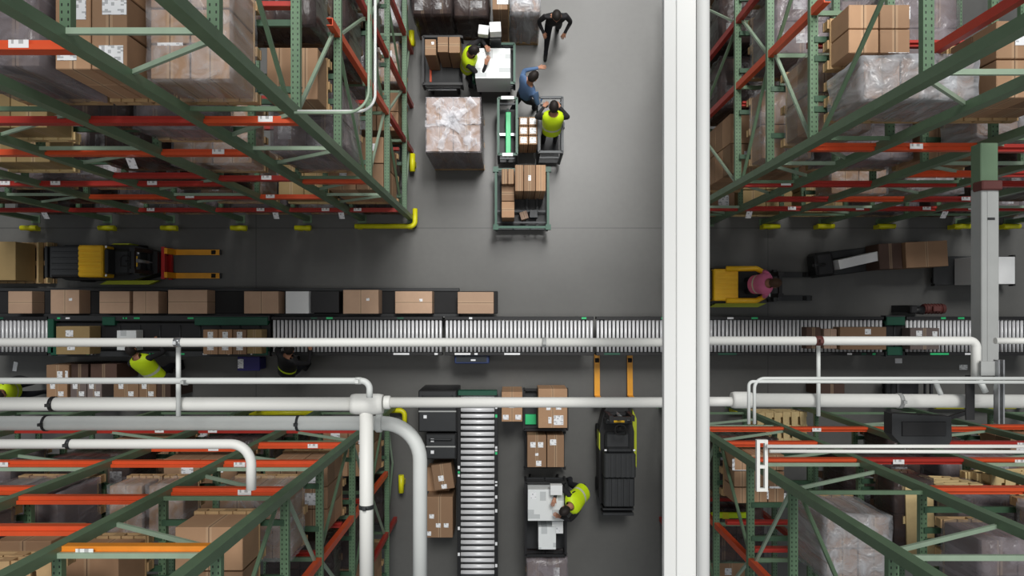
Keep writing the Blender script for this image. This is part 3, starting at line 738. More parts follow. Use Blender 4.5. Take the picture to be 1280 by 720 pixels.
carton_px('grey-white box lying on right charcoal bin', 612, 27, 626, 40, 1.75, 1.51, mat='foam_white', group='black bins behind white carton', rz=.05, name='box', cat='box')
# middle cage cart (three bays)
t = cart('green-railed empty cart bay with bright green bar, beside cartons', 623, 123, 646, 193, deck=.3, rail=1.0, frame='navy', accent='machine_green', sides='NSEW')
MB().box(-.04, .06, -.4, .4, .5, .56, .01).build('green_bar', 'bright_green', t); MB().bar((-.18, 0, .4), (.18, 0, .4), .05, .05).build('cross_bar', 'steel', t)
MB().box(-.12, .12, .5, .56, 1.0, 1.03).build('tag_plate', 'paper', t); MB().box(-.1, .1, -.56, -.5, 1.0, 1.03).build('tag_plate', 'paper', t)
MB().bar((0, -.5, .42), (0, .5, .42), .04, .04).build('cross_bar', 'machine_green', t)
t = cart('flat dark cart under the six white-topped cartons', 648, 146, 673, 188, deck=.4, rail=.45, frame='navy', sides='', mid=False)
for j in range(3):
    for i in range(2):
        carton_px(f'white-topped carton on flat cart, {["top", "middle", "bottom"][j]} {["left", "right"][i]} of six', 649+i*11.6, 146+j*11.8, 660+i*11.6, 157+j*11.8, 1.1, .41, mat='card', group='white-topped cartons on flat cart', papers=((.5, .5, .12, .11),))
t = cart('navy cage cart with a worker standing inside', 674, 122, 703, 190, deck=.2, rail=1.15, frame='navy', sides='NSEW')
MB().bar((-.2, .3, 1.15), (.22, .42, 1.15), .03, .03).build('push_handle', 'navy', t)
MB().box(.22, .26, -.05, .05, 1.0, 1.15).build('tag_plate', 'paper', t)
# lower cart
t = cart('green cart loaded with tan cartons above the truck aisle', 620, 212, 685, 284, deck=.3, rail=.75, frame='navy', accent='machine_green', sides='NSEW', bars=2)
for y in (-.42, -.2): MB().bar((-.5, y, .45), (.5, y, .45), .035, .035).build('cross_bar', 'navy', t)
for x in (.1, .3): MB().bar((x, -.55, .42), (x, .1, .42), .03, .03).build('cross_bar', 'charcoal', t)
for a in (-1, 1):
    for b in (-1, 1): MB().box(a*.5-.05, a*.5+.05, b*.55-.05, b*.55+.05, .7, .79).build('corner_cap', 'machine_green', t)
G = 'tan cartons on the green cart'
carton_px('tan carton at top left of green cart', 627, 211, 634.5, 230, 1.05, .31, group=G); carton_px('narrow tan carton beside it at top left of green cart', 635.2, 211, 642.5, 230, 1.05, .31, group=G)
carton_px('tan carton in left column of green cart, middle', 627, 232, 643, 251, .9, .31, group=G, turn=True); carton_px('tan carton in left column of green cart, lowest', 627, 252, 643, 272, .9, .31, group=G, turn=True)
for i, (a, b) in enumerate(((644, 654), (655, 669), (670, 682))):
    carton_px(f'{["left", "middle", "right"][i]} carton of the tall upper block on green cart', a, 206, b, 239, 1.25, .31, group=G, papers=((.5, .5, .05, .1),) if i == 1 else ())
carton_px('small pale box in the open part of green cart', 650, 264, 660, 274, .55, .31, mat='card_pink', group=G, rz=.3); carton_px('tiny dark box in the open part of green cart', 662, 262, 672, 272, .5, .31, mat='navy', group=G)

# wrapped tall pallet and the floor loads at the top
t = thing('pallet_load', 'tall pallet of cartons under torn white stretch film in the cross aisle', 'pallet load', (-1.05, 3.32, 0), 0, 'pallet loads on the aisle floor')
put('pallet', pallet_mesh(1.0, 1.0, 'wood'), t)
for k in range(5):
    for i in range(2):
        for j in range(2):
            o = put('carton', carton_mesh(.465, .465, .285, 'card_pink' if k < 4 else 'card_pink'), t, (-.242+i*.484, -.242+j*.484, .13+k*.29))
put('stretch_wrap', wrap_mesh(.96, .96, 1.44, 'film_grey', 2), t, (0, 0, .13)) if False else None
sw = MB()
for s, ax in ((-1, 'y'), (1, 'y'), (-1, 'x'), (1, 'x')):
    if ax == 'y': sw.box(-.5, .5, s*.492-.004, s*.492+.004, .13, 1.55)
    else: sw.box(s*.492-.004, s*.492+.004, -.5, .5, .13, 1.55)
sw.build('side_film', 'film_grey', t)
fl = MB(); rr = random.Random(5)
def strip(p, q, w0, w1, n=10, amp=.03):
    p, q = Vector(p), Vector(q); d = (q-p); nrm = Vector((-d.y, d.x, 0)).normalized(); prev = None
    for k in range(n+1):
        f = k/n; ww = w0+(w1-w0)*abs(2*f-1); c = p + d*f + nrm*rr.uniform(-amp, amp)
        a = fl.bm.verts.new(c+nrm*ww/2+Vector((0, 0, rr.uniform(0, .03)))); b = fl.bm.verts.new(c-nrm*ww/2+Vector((0, 0, rr.uniform(0, .03))))
        if prev: fl.bm.faces.new((prev[0], a, b, prev[1])).smooth = True
        prev = (a, b)
strip((-.3, .4, 1.6), (.36, -.4, 1.6), .16, .2, 14, .04); strip((-.5, .02, 1.6), (.5, .05, 1.6), .1, .12, 14, .02); strip((-.24, -.44, 1.605), (.05, .3, 1.605), .08, .12, 14, .02); strip((-.05, .05, 1.61), (.38, .4, 1.61), .12, .2, 14, .02); strip((-.2, .1, 1.615), (.15, -.05, 1.615), .2, .22, 10, .02)
fl.bm.verts.ensure_lookup_table()
MB().box(-.485, .485, -.485, .485, 1.583, 1.588).build('top_film', 'film_sheet', t)
fl.build('film_twist', 'film_white', t)
def floor_load(label, px0, py0, px1, py1, zt, style, **kw):
    x0, x1, y0, y1 = wx(px0, zt), wx(px1, zt), wy(py1, zt), wy(py0, zt)
    t = thing('pallet_load', label, 'pallet load', ((x0+x1)/2, (y0+y1)/2, 0), 0, 'pallet loads on the aisle floor')
    build_load(t, x1-x0, y1-y0, zt, style, int(px0)+3, **kw)
floor_load('dark brown wrapped load at top edge, leftmost in the aisle', 516, -60, 564, 17, 1.2, 'dark')
floor_load('dark grey wrapped load on pallet at top edge, second in the aisle', 568, -60, 610, 20, 1.1, 'dark')
floor_load('narrow tan carton stack at top edge of the aisle', 615, -40, 635, 12, 1.6, 'tan', nx=1, ny=2)
floor_load('pink-tan carton pallet at top edge, right end of the row', 639, -50, 675, 15, 1.5, 'silver')

# ================================================================ lower aisle: cartons, carts, black bins
def bins(label, px0, py0, px1, py1, h=1.0):
    x0, x1, y0, y1 = wx(px0, h), wx(px1, h), wy(py1, h), wy(py0, h)
    t = thing('tool_cabinet', label, 'cabinet', ((x0+x1)/2, (y0+y1)/2, 0), 0, 'black steel cabinets')
    w, d = x1-x0, y1-y0
    MB().box(-w/2, w/2, -d/2, d/2, .05, h, .012).build('body', 'black', t)
    MB().box(-w/2+.02, w/2-.02, -d/2+.02, d/2-.02, h, h+.02, .004).build('top_tray', 'charcoal', t)
    MB().box(-w/2+.01, w/2-.01, -.012, .012, h+.02, h+.03).build('edge_strip', 'grey_white', t)
    MB().tube(arc_path([(-w/2+.08, d/2-.1, h+.02), (-w/2+.08, d/2-.1, h+.07), (w/2-.08, d/2-.1, h+.07), (w/2-.08, d/2-.1, h+.02)], .03), .012, 8).build('handle', 'charcoal', t)
    for q in (-.1, .12): MB().box(-w/2+.1, -w/2+.16, q-.03, q+.03, h+.03, h+.034).build('sticker', 'paper', t)
    for a in (-1, 1):
        for b in (-1, 1): MB().box(a*(w/2-.05)-.03, a*(w/2-.05)+.03, b*(d/2-.05)-.03, b*(d/2-.05)+.03, 0, .05).build('foot', 'rubber', t)
bins('black steel cabinet left of branch conveyor, upper one', 523, 488, 571, 540); bins('black steel cabinet left of branch conveyor, below the other', 532, 542, 570, 574)
G = 'cartons left of the branch conveyor'
carton_px('tilted tan carton with labels left of branch conveyor', 541, 580, 566, 612, .85, .36, group=G, papers=((.4, .45, .1, .1), (.5, .12, .1, .08)), rz=.14)
carton_px('tan carton lying under the tilted one left of branch conveyor', 534, 584, 562, 614, .35, .0, group=G, mat='card')
carton_px('large tan carton with three labels left of branch conveyor', 533, 621, 566, 672, .75, .0, group=G, papers=((.2, .52, .09, .08), (.45, .3, .09, .08), (.75, .3, .09, .08), (.1, .1, .08, .08)))
carton_px('tan carton with two bottom labels right of branch conveyor', 627, 490, 653, 527, .9, .0, group='cartons right of branch conveyor', papers=((.2, .15, .11, .09), (.8, .15, .11, .09), (.5, .5, .12, .04)))
t = cart('black cart with green tray under the labelled carton', 655, 487, 709, 537, deck=.4, rail=.5, frame='black', sides='NSEW', mid=False)
MB().box(-.4, -.18, -.3, -.1, .41, .46, .01).build('tray', 'bright_green', t)
carton_px('large carton with white sheet on black cart', 673, 486, 709, 535, 1.05, .41, group='cartons right of branch conveyor', papers=((.7, .55, .1, .12), (.7, .2, .18, .18), (.4, .2, .06, .12), (.35, .5, .08, .06)))
t = cart('low flat cart under two cartons with labels', 656, 541, 706, 586, deck=.25, rail=.3, frame='black', sides='', mid=False)
carton_px('left carton of the labelled pair on flat cart', 659, 544, 683, 584, .8, .26, group='cartons right of branch conveyor', papers=((.3, .7, .1, .1), (.7, .7, .1, .1), (.5, .4, .06, .05), (.6, .12, .1, .1)))
carton_px('right carton of the labelled pair on flat cart', 684, 544, 705, 584, .8, .26, group='cartons right of branch conveyor', papers=((.35, .78, .12, .11),))
t = cart('black cart carrying two white cartons beside the worker', 657, 603, 707, 694, deck=.5, rail=.85, frame='black', sides='NSEW', bars=1)
carton_px('large white carton on black cart beside the yellow-vested worker', 660, 612, 705, 651, 1.15, .51, mat='white_print', group='white cartons on carts', papers=((.15, .8, .1, .12),), name='white_carton')
carton_px('small pale box above right corner of large white carton', 688, 607, 703, 619, 1.3, 1.151, mat='foam_white', group='white cartons on carts', name='box', cat='box')
carton_px('smaller white carton on lower half of black cart', 673, 659, 695, 687, .95, .51, mat='white_print', group='white cartons on carts', name='white_carton')
carton_px('crumpled white paper box beside smaller white carton', 690, 652, 704, 667, .9, .51, mat='foam_white', group='white cartons on carts', papers=((.5, .3, .08, .1),), name='box', cat='box')
floor_load('wrapped carton load cut by the bottom edge', 659, 699, 709, 760, .8, 'grey')

# under the long pipes at left: cartons in a row
G = 'cartons in row below the conveyor'
carton_px('tan carton with two white labels below station, left end', 58, 456, 86, 476, .8, 0, group=G, papers=((.6, .4, .1, .12), (.9, .4, .05, .14)))
for k, (a, b) in enumerate(((89, 110), (113, 146))):
    carton_px(f'dark open carton below station, {["left", "right"][k]} of two', a, 455, b, 474, .75, 0, mat='card_dark', group=G)
row = [(58, 84, 'card'), (88, 108, 'card_grey'), (109, 127, 'card_grey'), (142, 173, 'card'), (174, 195, 'card'), (196, 213, 'card_dark')]
for k, (a, b, mm) in enumerate(row):
    carton_px(f'labelled carton between the two long pipes, {ORD[k]} from left', a, 478, b, 497, .9, 0, mat=mm, group=G, papers=((.3, .75, .09, .1), (.7, .25, .1, .09)) if k < 5 else ())
tag(MB().prism([(-.05, -.09), (.03, -.1), (.06, .08), (-.02, .1)], 0, .012).build('paper_slip', 'paper', None, at(19, 458)), 'white paper slip lying on floor below left conveyor', 'paper')
t = thing('tote', 'indigo tote with white tag below the conveyor', 'tote', at(311, 454, .4)*1); t.location.z = 0
MB().box(-.2, .2, -.13, .11, 0, .4, .02).build('body', 'indigo', t); MB().box(-.22, .22, -.15, .13, .38, .41, .01).build('rim', 'indigo', t); MB().box(-.21, -.1, -.1, .08, .411, .415).build('tag_plate', 'label_paper', t)

# right aisle: carton and white box
t = thing('pallet_jack', 'dark long hand truck carrying the brown carton at right', 'pallet truck', (wx(1100, .3), wy(322, .3), 0), math.radians(7))
MB().box(-.9, .9, -.24, -.08, .08, .16, .02).build('fork', 'charcoal', t); MB().box(-.9, .9, .08, .24, .08, .16, .02).build('fork', 'charcoal', t)
MB().box(-1.36, -1.0, -.24, .24, .08, .5, .05).build('hydraulic_unit', 'black', t); MB().tube(arc_path([(-1.2, 0, .5), (-1.6, 0, 1.0), (-1.65, 0, 1.05)], .1), .03, 10).build('tiller', 'black', t)
MB().tube([(-1.62, -.14, 1.05), (-1.62, .14, 1.05)], .02, 8).build('handle', 'black', t)
for x in (-1.0, .8): MB().tube([(x, -.2, .06), (x, .2, .06)], .06, 12).build('wheel', 'rubber', t)
carton('brown carton on the hand truck at right of white beam', wx(1130, .7), wx(1182, .7), wy(334, .7), wy(302, .7), .165, .6, mat='card', group='loads on hand truck', rz=.05)
carton('darker brown carton on hand truck, left of the brown one', wx(1100, .7), wx(1129, .7), wy(336, .7), wy(304, .7), .165, .5, mat='card_dark', group='loads on hand truck', rz=.05)
carton('slim white parcel on the hand truck, pointing right', wx(1051, .7), wx(1102, .7), wy(331, .7), wy(319, .7), .165, .45, mat='foam_white', group='loads on hand truck', rz=.22)
t = cart('low dark cart under white box at far right', 1170, 320, 1268, 356, deck=.22, rail=.3, frame='black', sides='', mid=False)
carton_px('white box on low dark cart behind grey column', 1215, 321, 1269, 355, .75, .23, mat='foam_white', name='white_carton', group='loads on hand truck')

carton_px('brown carton behind thin drop pipe, just above right-hand main', 1024, 480, 1056, 494, .6, 0, mat='card_dark', group='cartons in row below the conveyor')
t = cart('black cage cart just above the right-hand main', 1122, 478, 1164, 500, deck=.3, rail=.7, frame='charcoal', sides='NSEW')
tag(MB().box(-.07, .07, -.05, .05, 0, .01).build('paper_slip', 'paper', None, at(1123, 451)), 'white paper slip on floor below right conveyor, left of thin bent pipe', 'paper')
tag(MB().box(-.08, .08, -.05, .05, 0, .01).build('paper_slip', 'label_paper', None, at(1204, 459)), 'white paper slip on floor beside foot of grey column', 'paper')
# ================================================================ trucks
def ribs(mb, x0, x1, y0, y1, z, n, h=.02):
    for k in range(n):
        y = y0+(k+.5)*(y1-y0)/n; mb.box(x0, x1, y-(y1-y0)/n*.32, y+(y1-y0)/n*.32, z, z+h, .004)
def truck(label, loc, rz, cover='yellow', fork_mat='fork_yellow', fork_gap=.47, fork_len=.93, body='black', driver=False, group='forklift trucks'):
    t = thing('forklift', label, 'forklift', loc, rz, group)      # forks point to local +x
    bd = MB(); bd.prism([(-1.0, -.3), (-.9, -.34), (.4, -.34), (.72, -.26), (.88, -.2), (.88, .2), (.72, .26), (.4, .34), (-.9, .34), (-1.0, .3)], .1, .5)
    bd.build('chassis', body, t)
    sk = MB(); sk.prism([(-.35, -.42), (.62, -.42), (.8, -.34), (-.2, -.345)], .2, .32); sk.build('skirt', 'yellow_green', t)
    sk = MB(); sk.prism([(.1, .36), (.42, .36), (.38, .34), (.05, .34)], .3, .62); sk.build('skirt', 'yellow_green', t)
    bt = MB(); bt.box(-.98, -.42, -.29, .29, .5, .82, .02); ribs(bt, -.96, -.44, -.28, .28, .82, 5); bt.build('battery_box', 'charcoal', t)
    for k in range(2): MB().box(-1.08-k*.1, -1.03-k*.1, -.3, .3, .35, .7, .01).build('rear_bumper', 'charcoal', t)
    cv = MB(); cv.box(-.41, .05, -.3, .3, .5, .9, .02); ribs(cv, -.4, .04, -.29, .29, .9, 6, .012); cv.build('engine_cover', cover, t)
    if not driver:
        st = MB(); st.box(.08, .4, -.24, .24, .5, .62, .04); st.box(.06, .13, -.24, .24, .55, .88, .03); st.build('seat', 'charcoal', t)
    else:
        MB().box(.06, .5, -.26, .26, .1, .14).build('floor_mat', 'rubber', t)
        for q in (-1, 1): MB().tube(arc_path([(-.2, q*.3, .95), (.35, q*.3, 1.0), (.5, q*.22, 1.0)], .1), .05, 10).build('side_arm', 'yellow', t)
    sw_ = MB(); sw_.tube(arc_path([(.42, -.1, .95), (.6, -.1, .95), (.6, .1, .95), (.42, .1, .95), (.42, -.09, .95)], .08), .014, 8); sw_.tube([(.62, 0, .5), (.52, 0, .95)], .02, 8); sw_.build('steering_wheel', 'rubber', t)
    dash = MB(); dash.box(.58, .7, -.26, .26, .5, .8, .02); dash.build('dashboard', 'charcoal', t)
    ms = MB()
    for s in (-1, 1): ms.box(.7, .8, s*.2-.035, s*.2+.035, .1, 1.15)
    for z in (.55, 1.1): ms.box(.72, .78, -.2, .2, z-.035, z+.035)
    ms.build('mast', body, t); MB().tube([(.75, 0, .2), (.75, 0, 1.0)], .035, 10).build('lift_cylinder', 'steel', t)
    for s in (-1, 1): MB().box(.1, .13, s*.27-.02, s*.27+.02, .885 if not driver else .5, .9 if not driver else .51).build('sticker', 'paper', t)
    MB().box(.62, .66, -.1, .1, .8, .805).build('warning_plate', 'yellow', t); MB().box(.66, .69, .14, .22, .8, .805).build('sticker', 'paper', t); MB().box(.66, .69, -.22, -.16, .8, .805).build('sticker', 'paper', t)
    cr = MB(); cr.box(.9, .97, -fork_gap/2-.08, fork_gap/2+.08, .32, .4); cr.box(.9, .97, -fork_gap/2-.08, fork_gap/2+.08, .06, .13); cr.box(.8, .9, -.16, .16, .1, .36); cr.build('carriage', 'fork_red' if fork_mat != 'charcoal' else 'charcoal', t)
    for s in (-1, 1):
        fk = MB(); y = s*fork_gap/2
        fk.prism_y([(.97, .05), (.97+fork_len, .05), (.97+fork_len, .065), (1.05, .11), (1.03, .42), (.97, .42)], y-.055, y+.055); fk.build('fork', fork_mat, t)
        MB().box(.97+fork_len, 1.0+fork_len, y-.05, y+.05, .048, .07).build('fork_tip', 'black', t)
        MB().tube([(.85+fork_len, y-.04, .05), (.85+fork_len, y+.04, .05)], .05, 12).build('load_wheel', 'rubber', t)
    for x, r in ((-.7, .13), (.35, .15)):
        for s in (-1, 1): MB().tube([(x, s*.27, r), (x, s*.36, r)], r, 18).build('wheel', 'rubber', t)
    return t
truck('black forklift with yellow ribbed cover and yellow forks, truck aisle left', (-7.77, .93, 0), 0)
truck('forklift with dark body and yellow forks pointing up, lower aisle', (wx(768, .2), wy(500, .2)-.97, 0), PI/2, cover='charcoal', fork_gap=.66, fork_len=.9)
truck('yellow and black truck with pink-clad driver right of white beam', (4.22, wy(357, .5), 0), 0, cover='yellow', fork_mat='charcoal', fork_len=.8, driver=True)

# load behind the left forklift
t = thing('pallet_load', 'tan carton on bare wooden pallet at left edge of truck aisle', 'pallet load', (wx(10, .5), wy(327, .5), 0), 0, 'pallet loads on the aisle floor')
put('pallet', pallet_mesh(1.25, .82, 'wood'), t)
o = put('carton', carton_mesh(.95, .74, .55, 'card_olive'), t, (-.2, 0, .13)); paper(o, .0, -.05, .55, .12, .15)
for x in (.42, .6): MB().bar((x, -.4, .2), (x, .4, .2), .02, .14).build('board', 'wood_pale', t)

# ================================================================ people
def person(label, loc, rz, lean=0.0, lh=None, rh=None, stride=0.0, shirt='dark_cloth', trousers='trouser', vest='hivis', head_turn=0.0, head_pitch=.25, hair='hair', z0=0.0, crouch=0.0, stripe='silver_stripe'):
    """faces local +y; lean in degrees; lh/rh: hand targets in local metres"""
    ca, sa = math.cos(math.radians(lean)), math.sin(math.radians(lean))
    hz = .93 - crouch; hip = Vector((0, -.1*sa, hz))
    def T(x, f, u): return hip + Vector((x, f*ca + u*sa, u*ca - f*sa))      # torso frame
    sh = [T(-.19, 0, .5), T(.19, 0, .5)]
    lh = Vector(lh) if lh else T(-.27, .1, -.12); rh = Vector(rh) if rh else T(.27, .1, -.12)
    verts, edges, seg = [], [], []
    def v(p, r): verts.append((Vector(p), r)); return len(verts)-1
    def e(a, b, tagm): edges.append((a, b)); seg.append((verts[a][0], verts[b][0], tagm))
    root = v(hip, (.15, .115)); sp1 = v(T(0, .01, .2), (.145, .105)); ch = v(T(0, .01, .4), (.165, .115)); nk = v(T(0, .0, .52), (.075, .07)); nk2 = v(T(0, .02, .6), (.056, .056)); hd = v(T(0, .03, .66), (.06, .06))
    e(root, sp1, 1); e(sp1, ch, 1); e(ch, nk, 1); e(nk, nk2, 0); e(nk2, hd, 0)
    for s, hand in ((-1, lh), (1, rh)):
        S = T(s*.185, 0, .46); d = hand - S; Ln = min(d.length, .54); d.normalize(); hand = S + d*Ln
        a1, a2 = .29, .26; c = (a1*a1 - a2*a2 + Ln*Ln)/(2*Ln); hgt = math.sqrt(max(.0004, a1*a1 - c*c))
        pole = Vector((s*.8, -.35, -.7)); pole = (pole - d*pole.dot(d)).normalized()
        E = S + d*c + pole*hgt
        i0 = v(S, .06); i1 = v(E, .043); i2 = v(hand, .028)
        e(ch, i0, 1); e(i0, i1, 1); e(i1, i2, 1)
        fd = (hand - E).normalized(); side = fd.cross(Vector((0, 0, 1)))
        side = side.normalized() if side.length > .1 else Vector((1, 0, 0)); dn = fd.cross(side).normalized()
        if dn.z > 0: dn = -dn
        pl = v(hand + fd*.06, (.036, .02)); e(i2, pl, 0)
        for q, ln in ((-1.5, .065), (-.5, .08), (.5, .075), (1.5, .06)):
            b0 = v(hand+fd*.085+side*q*.018, .0095); b1 = v(hand+fd*(.085+ln*.55)+side*q*.02+dn*.008, .009); b2 = v(hand+fd*(.085+ln*.95)+side*q*.02+dn*.03, .0075)
            e(pl, b0, 0); e(b0, b1, 0); e(b1, b2, 0)
        ts = side*(-s) if side.dot(Vector((s, 0, 0))) > 0 else side*s
        b0 = v(hand+fd*.045+ts*.035, .011); b1 = v(hand+fd*.085+ts*.055+dn*.01, .009); e(i2, b0, 0); e(b0, b1, 0)
    for s in (-1, 1):
        f = stride*s; hp = v(hip+Vector((s*.095, 0, -.05)), .088); kn = v((s*.11, f*.45+.05+crouch*.5, .48-crouch*.3), .06); an = v((s*.115, f-.03, .085), .04); toe = v((s*.13, f+.13, .035), .036); heel = v((s*.115, f-.07, .04), .033)
        e(root, hp, 2); e(hp, kn, 2); e(kn, an, 2); e(an, toe, 3); e(an, heel, 3)
    bm = bmesh.new(); sl = bm.verts.layers.skin.verify(); bv = []
    for i, (p, r) in enumerate(verts):
        b = bm.verts.new(p); rr_ = r if isinstance(r, tuple) else (r, r); b[sl].radius = rr_; b[sl].use_root = (i == 0); bv.append(b)
    for a, b in edges: bm.edges.new((bv[a], bv[b]))
    me = bpy.data.meshes.new('person_cage'); bm.to_mesh(me); bm.free()
    tmp = bpy.data.objects.new('person_cage', me); C.objects.link(tmp)
    md = tmp.modifiers.new('s', 'SKIN'); md.use_smooth_shade = True; sb = tmp.modifiers.new('u', 'SUBSURF'); sb.levels = 2; sb.render_levels = 2
    dg = bpy.context.evaluated_depsgraph_get(); fin = bpy.data.meshes.new_from_object(tmp.evaluated_get(dg))
    bpy.data.objects.remove(tmp, do_unlink=True)
    bm = bmesh.new(); bm.from_mesh(fin); bpy.data.meshes.remove(fin)
    for f in bm.faces:
        c = f.calc_center_median(); best = None
        for a, b, m_ in seg:
            ab = b-a; tt = max(0, min(1, (c-a).dot(ab)/max(1e-9, ab.length_squared))); dd = (c-(a+ab*tt)).length
            if best is None or dd < best[0]: best = (dd, m_)
        f.material_index = best[1]; f.smooth = True
    # head: skull, jaw, nose, ears, eyes
    Rm = Matrix.Rotation(head_turn, 3, 'Z') @ Matrix.Rotation(-head_pitch - math.radians(lean)*.6, 3, 'X'); hc = T(0, .045, .735)
    r = bmesh.ops.create_uvsphere(bm, u_segments=20, v_segments=14, radius=1)
    for q in r['verts']:
        x, y, z = q.co; k = 1 - .22*max(0, -z)*(1 if y > -.2 else .6)
        p = Vector((x*.076*k, y*.096*(1-.1*max(0, -z)), z*.118))
        if y > .8 and -.25 < z < .15 and abs(x) < .22: p.y += .02
        if y > .75 and abs(z-.08) < .12 and .25 < abs(x) < .6: p.y -= .008
        if y > .8 and -.55 < z < -.4 and abs(x) < .35: p.y += .004
        q.co = hc + Rm @ p
    hf = {f for q in r['verts'] for f in q.link_faces}
    for f in hf: f.smooth = True; f.material_index = 0
    for s in (-1, 1):
        r = bmesh.ops.create_uvsphere(bm, u_segments=8, v_segments=6, radius=1)
        for q in r['verts']: q.co = hc + Rm @ Vector((s*.078 + q.co.x*.012, -.008 + q.co.y*.02, -.005 + q.co.z*.032))
        for f in {f for q in r['verts'] for f in q.link_faces}: f.smooth = True; f.material_index = 0
        r = bmesh.ops.create_uvsphere(bm, u_segments=8, v_segments=6, radius=.011)
        for q in r['verts']: q.co = hc + Rm @ (q.co + Vector((s*.032, .084, .012)))
        for f in {f for q in r['verts'] for f in q.link_faces}: f.material_index = 4
    me = bpy.data.meshes.new('person'); bm.to_mesh(me); bm.free()
    for mm in ('skin', shirt, trousers, 'rubber', 'hair'): me.materials.append(MATS[mm])
    o = put('person', me, None, (loc[0], loc[1], z0), (0, 0, rz)); tag(o, label, 'person')
    hb = bmesh.new(); r = bmesh.ops.create_uvsphere(hb, u_segments=18, v_segments=12, radius=1)
    for q in r['verts']:
        x, y, z = q.co; q.co = hc + Rm @ Vector((x*.086, y*.104-.006, z*.126+.004))
    inv = Rm.inverted(); dl = []
    for f in hb.faces:
        c = inv @ (f.calc_center_median()-hc)
        if c.z < -.05 or (c.y > .035 and c.z < .055): dl.append(f)
        f.smooth = True
    bmesh.ops.delete(hb, geom=dl, context='FACES'); mb = MB(); mb.bm.free(); mb.bm = hb; mb.build('hair', hair, o)
    if vest:
        vb = MB(); rings = []
        for u, a, b_ in ((-.06, .175, .135), (.05, .178, .135), (.12, .18, .135), (.18, .182, .136), (.26, .188, .138), (.36, .2, .142), (.44, .205, .135), (.5, .19, .112), (.54, .14, .095), (.56, .09, .082)):
            rings.append([vb.bm.verts.new(T(a*math.cos(2*PI*k/20), .01+b_*math.sin(2*PI*k/20), u)) for k in range(20)])
        for i in range(len(rings)-1):
            for k in range(20):
                f = vb.bm.faces.new((rings[i][k], rings[i][(k+1) % 20], rings[i+1][(k+1) % 20], rings[i+1][k])); f.smooth = True
                f.material_index = 1 if i == 2 else 0
        vb.build('safety_vest', [vest, stripe], o)
    return o
person('person in yellow vest bending between black cart and white carton', (-.83, wy(82, .9)), -PI/2, lean=10, lh=(-.16, .36, 1.42), rh=(.16, .36, 1.42), stride=.03)
person('person in blue shirt walking above the six white-topped cartons', (wx(656, 1), wy(117, 1)), -PI*.3, lean=12, stride=.2, shirt='blue_cloth', vest=None, lh=(-.2, .45, 1.15), rh=(.25, .2, .95))
person('person in yellow vest standing inside navy cage cart', (wx(689, 1), wy(163, 1)), PI*.0, lean=14, lh=(-.15, .36, 1.05), rh=(.15, .36, 1.05), z0=.2)
person('person in yellow vest reaching over white cartons, lower aisle', (wx(725, 1), wy(619, 1)), PI*.62, lean=30, lh=(-.15, .48, 1.27), rh=(.2, .45, 1.27), stride=.1)
person('person in lime vest bending below black transfer station', (wx(190, 1), wy(465, 1)), PI*.1, lean=42, lh=(-.2, .5, .95), rh=(.25, .5, .95))
person('person in black with yellow trim crouching below conveyor', (wx(362, .8), wy(460, .8)), -PI*.15, lean=40, lh=(-.2, .45, .9), rh=(.22, .5, .9), vest='black', crouch=.05, stripe='hivis')
person('person in lime vest at left edge between the two long pipes', (wx(14, 1), wy(489, 1)), -PI/2, lean=18, lh=(-.2, .45, 1.0), rh=(.2, .45, 1.0), stride=.05)
person('person in dark clothing walking at top of the aisle', (wx(693, 1), wy(25, 1)), PI, lean=14, stride=.3, shirt='dark_cloth', vest=None, lh=(-.2, .2, .9), rh=(.2, .2, .9))
person('person in pink top driving the yellow truck, right of beam', (4.53, wy(357, .5)), -PI/2, lean=4, shirt='pink_cloth', vest='pink_cloth', z0=.14, lh=(-.1, .25, .95), rh=(.1, .25, .95), hair='hair_brown')

# ================================================================ overhead beam, pipes and conduits
def pipe(label, pts, r, mat='white_paint', rad=.25, name='sprinkler_pipe', cat='pipe', clamps=(), clamp_mat='black', collars=(), group='overhead pipes'):
    """pts are (picture x, picture y, height); clamps are positions along the first straight run"""
    P = [at(*p) for p in pts]
    t = thing(name, label, cat, P[0], 0, group)
    Q = [p - P[0] for p in P]
    MB().tube(arc_path(Q, rad, 9) if len(Q) > 2 else Q, r, 20).build('pipe_run', mat, t)
    d = (Q[1]-Q[0]).normalized()
    for px, py, cw, cm in clamps:
        c = at(px, py, pts[0][2]) - P[0]
        dd = d if len(P) == 2 or True else d
        MB().tube([c-dd*cw/2, c+dd*cw/2], r*1.12, 20).build('clamp', cm, t)
        MB().box(c.x-.012, c.x+.012, c.y-.012, c.y+.012, c.z+r, c.z+r+.035).build('clamp_bolt', cm, t)
    for px, py, cw, rr_ in collars:
        c = at(px, py, pts[0][2]) - P[0]
        MB().tube([c-d*cw/2, c-d*cw/2*.7, c+d*cw/2*.7, c+d*cw/2], [rr_*.92, rr_, rr_, rr_*.92], 20).build('coupling', mat, t)
    return t
ZB = 10.1    # roof beam
x0, x1 = wx(830, ZB), wx(886, ZB)
t = thing('roof_beam', 'wide white painted roof beam running from top edge to bottom edge', 'beam', ((x0+x1)/2, 0, ZB))
w = x1-x0
MB().box(-w/2, w/2, -3, 3, -.02, 0, .003).build('top_flange', 'beam_paint', t); MB().box(-.012, .012, -3, 3, -.12, -.02).build('web', 'beam_paint', t); MB().box(-w/2+.02, w/2-.02, -3, 3, -.14, -.12, .003).build('bottom_flange', 'beam_paint', t)
MB().tube([(w/2-.036, -3, .02), (w/2-.036, 3, .02)], .034, 16).build('conduit', 'beam_paint', t); MB().box(-.055, .05, -3, 3, 0, .012, .003).build('cover_strip', 'beam_strip', t)
Z1, Z2, Z3 = 8.8, 8.9, 8.6
def rpx(n, z): return n/2*(H-z)/F
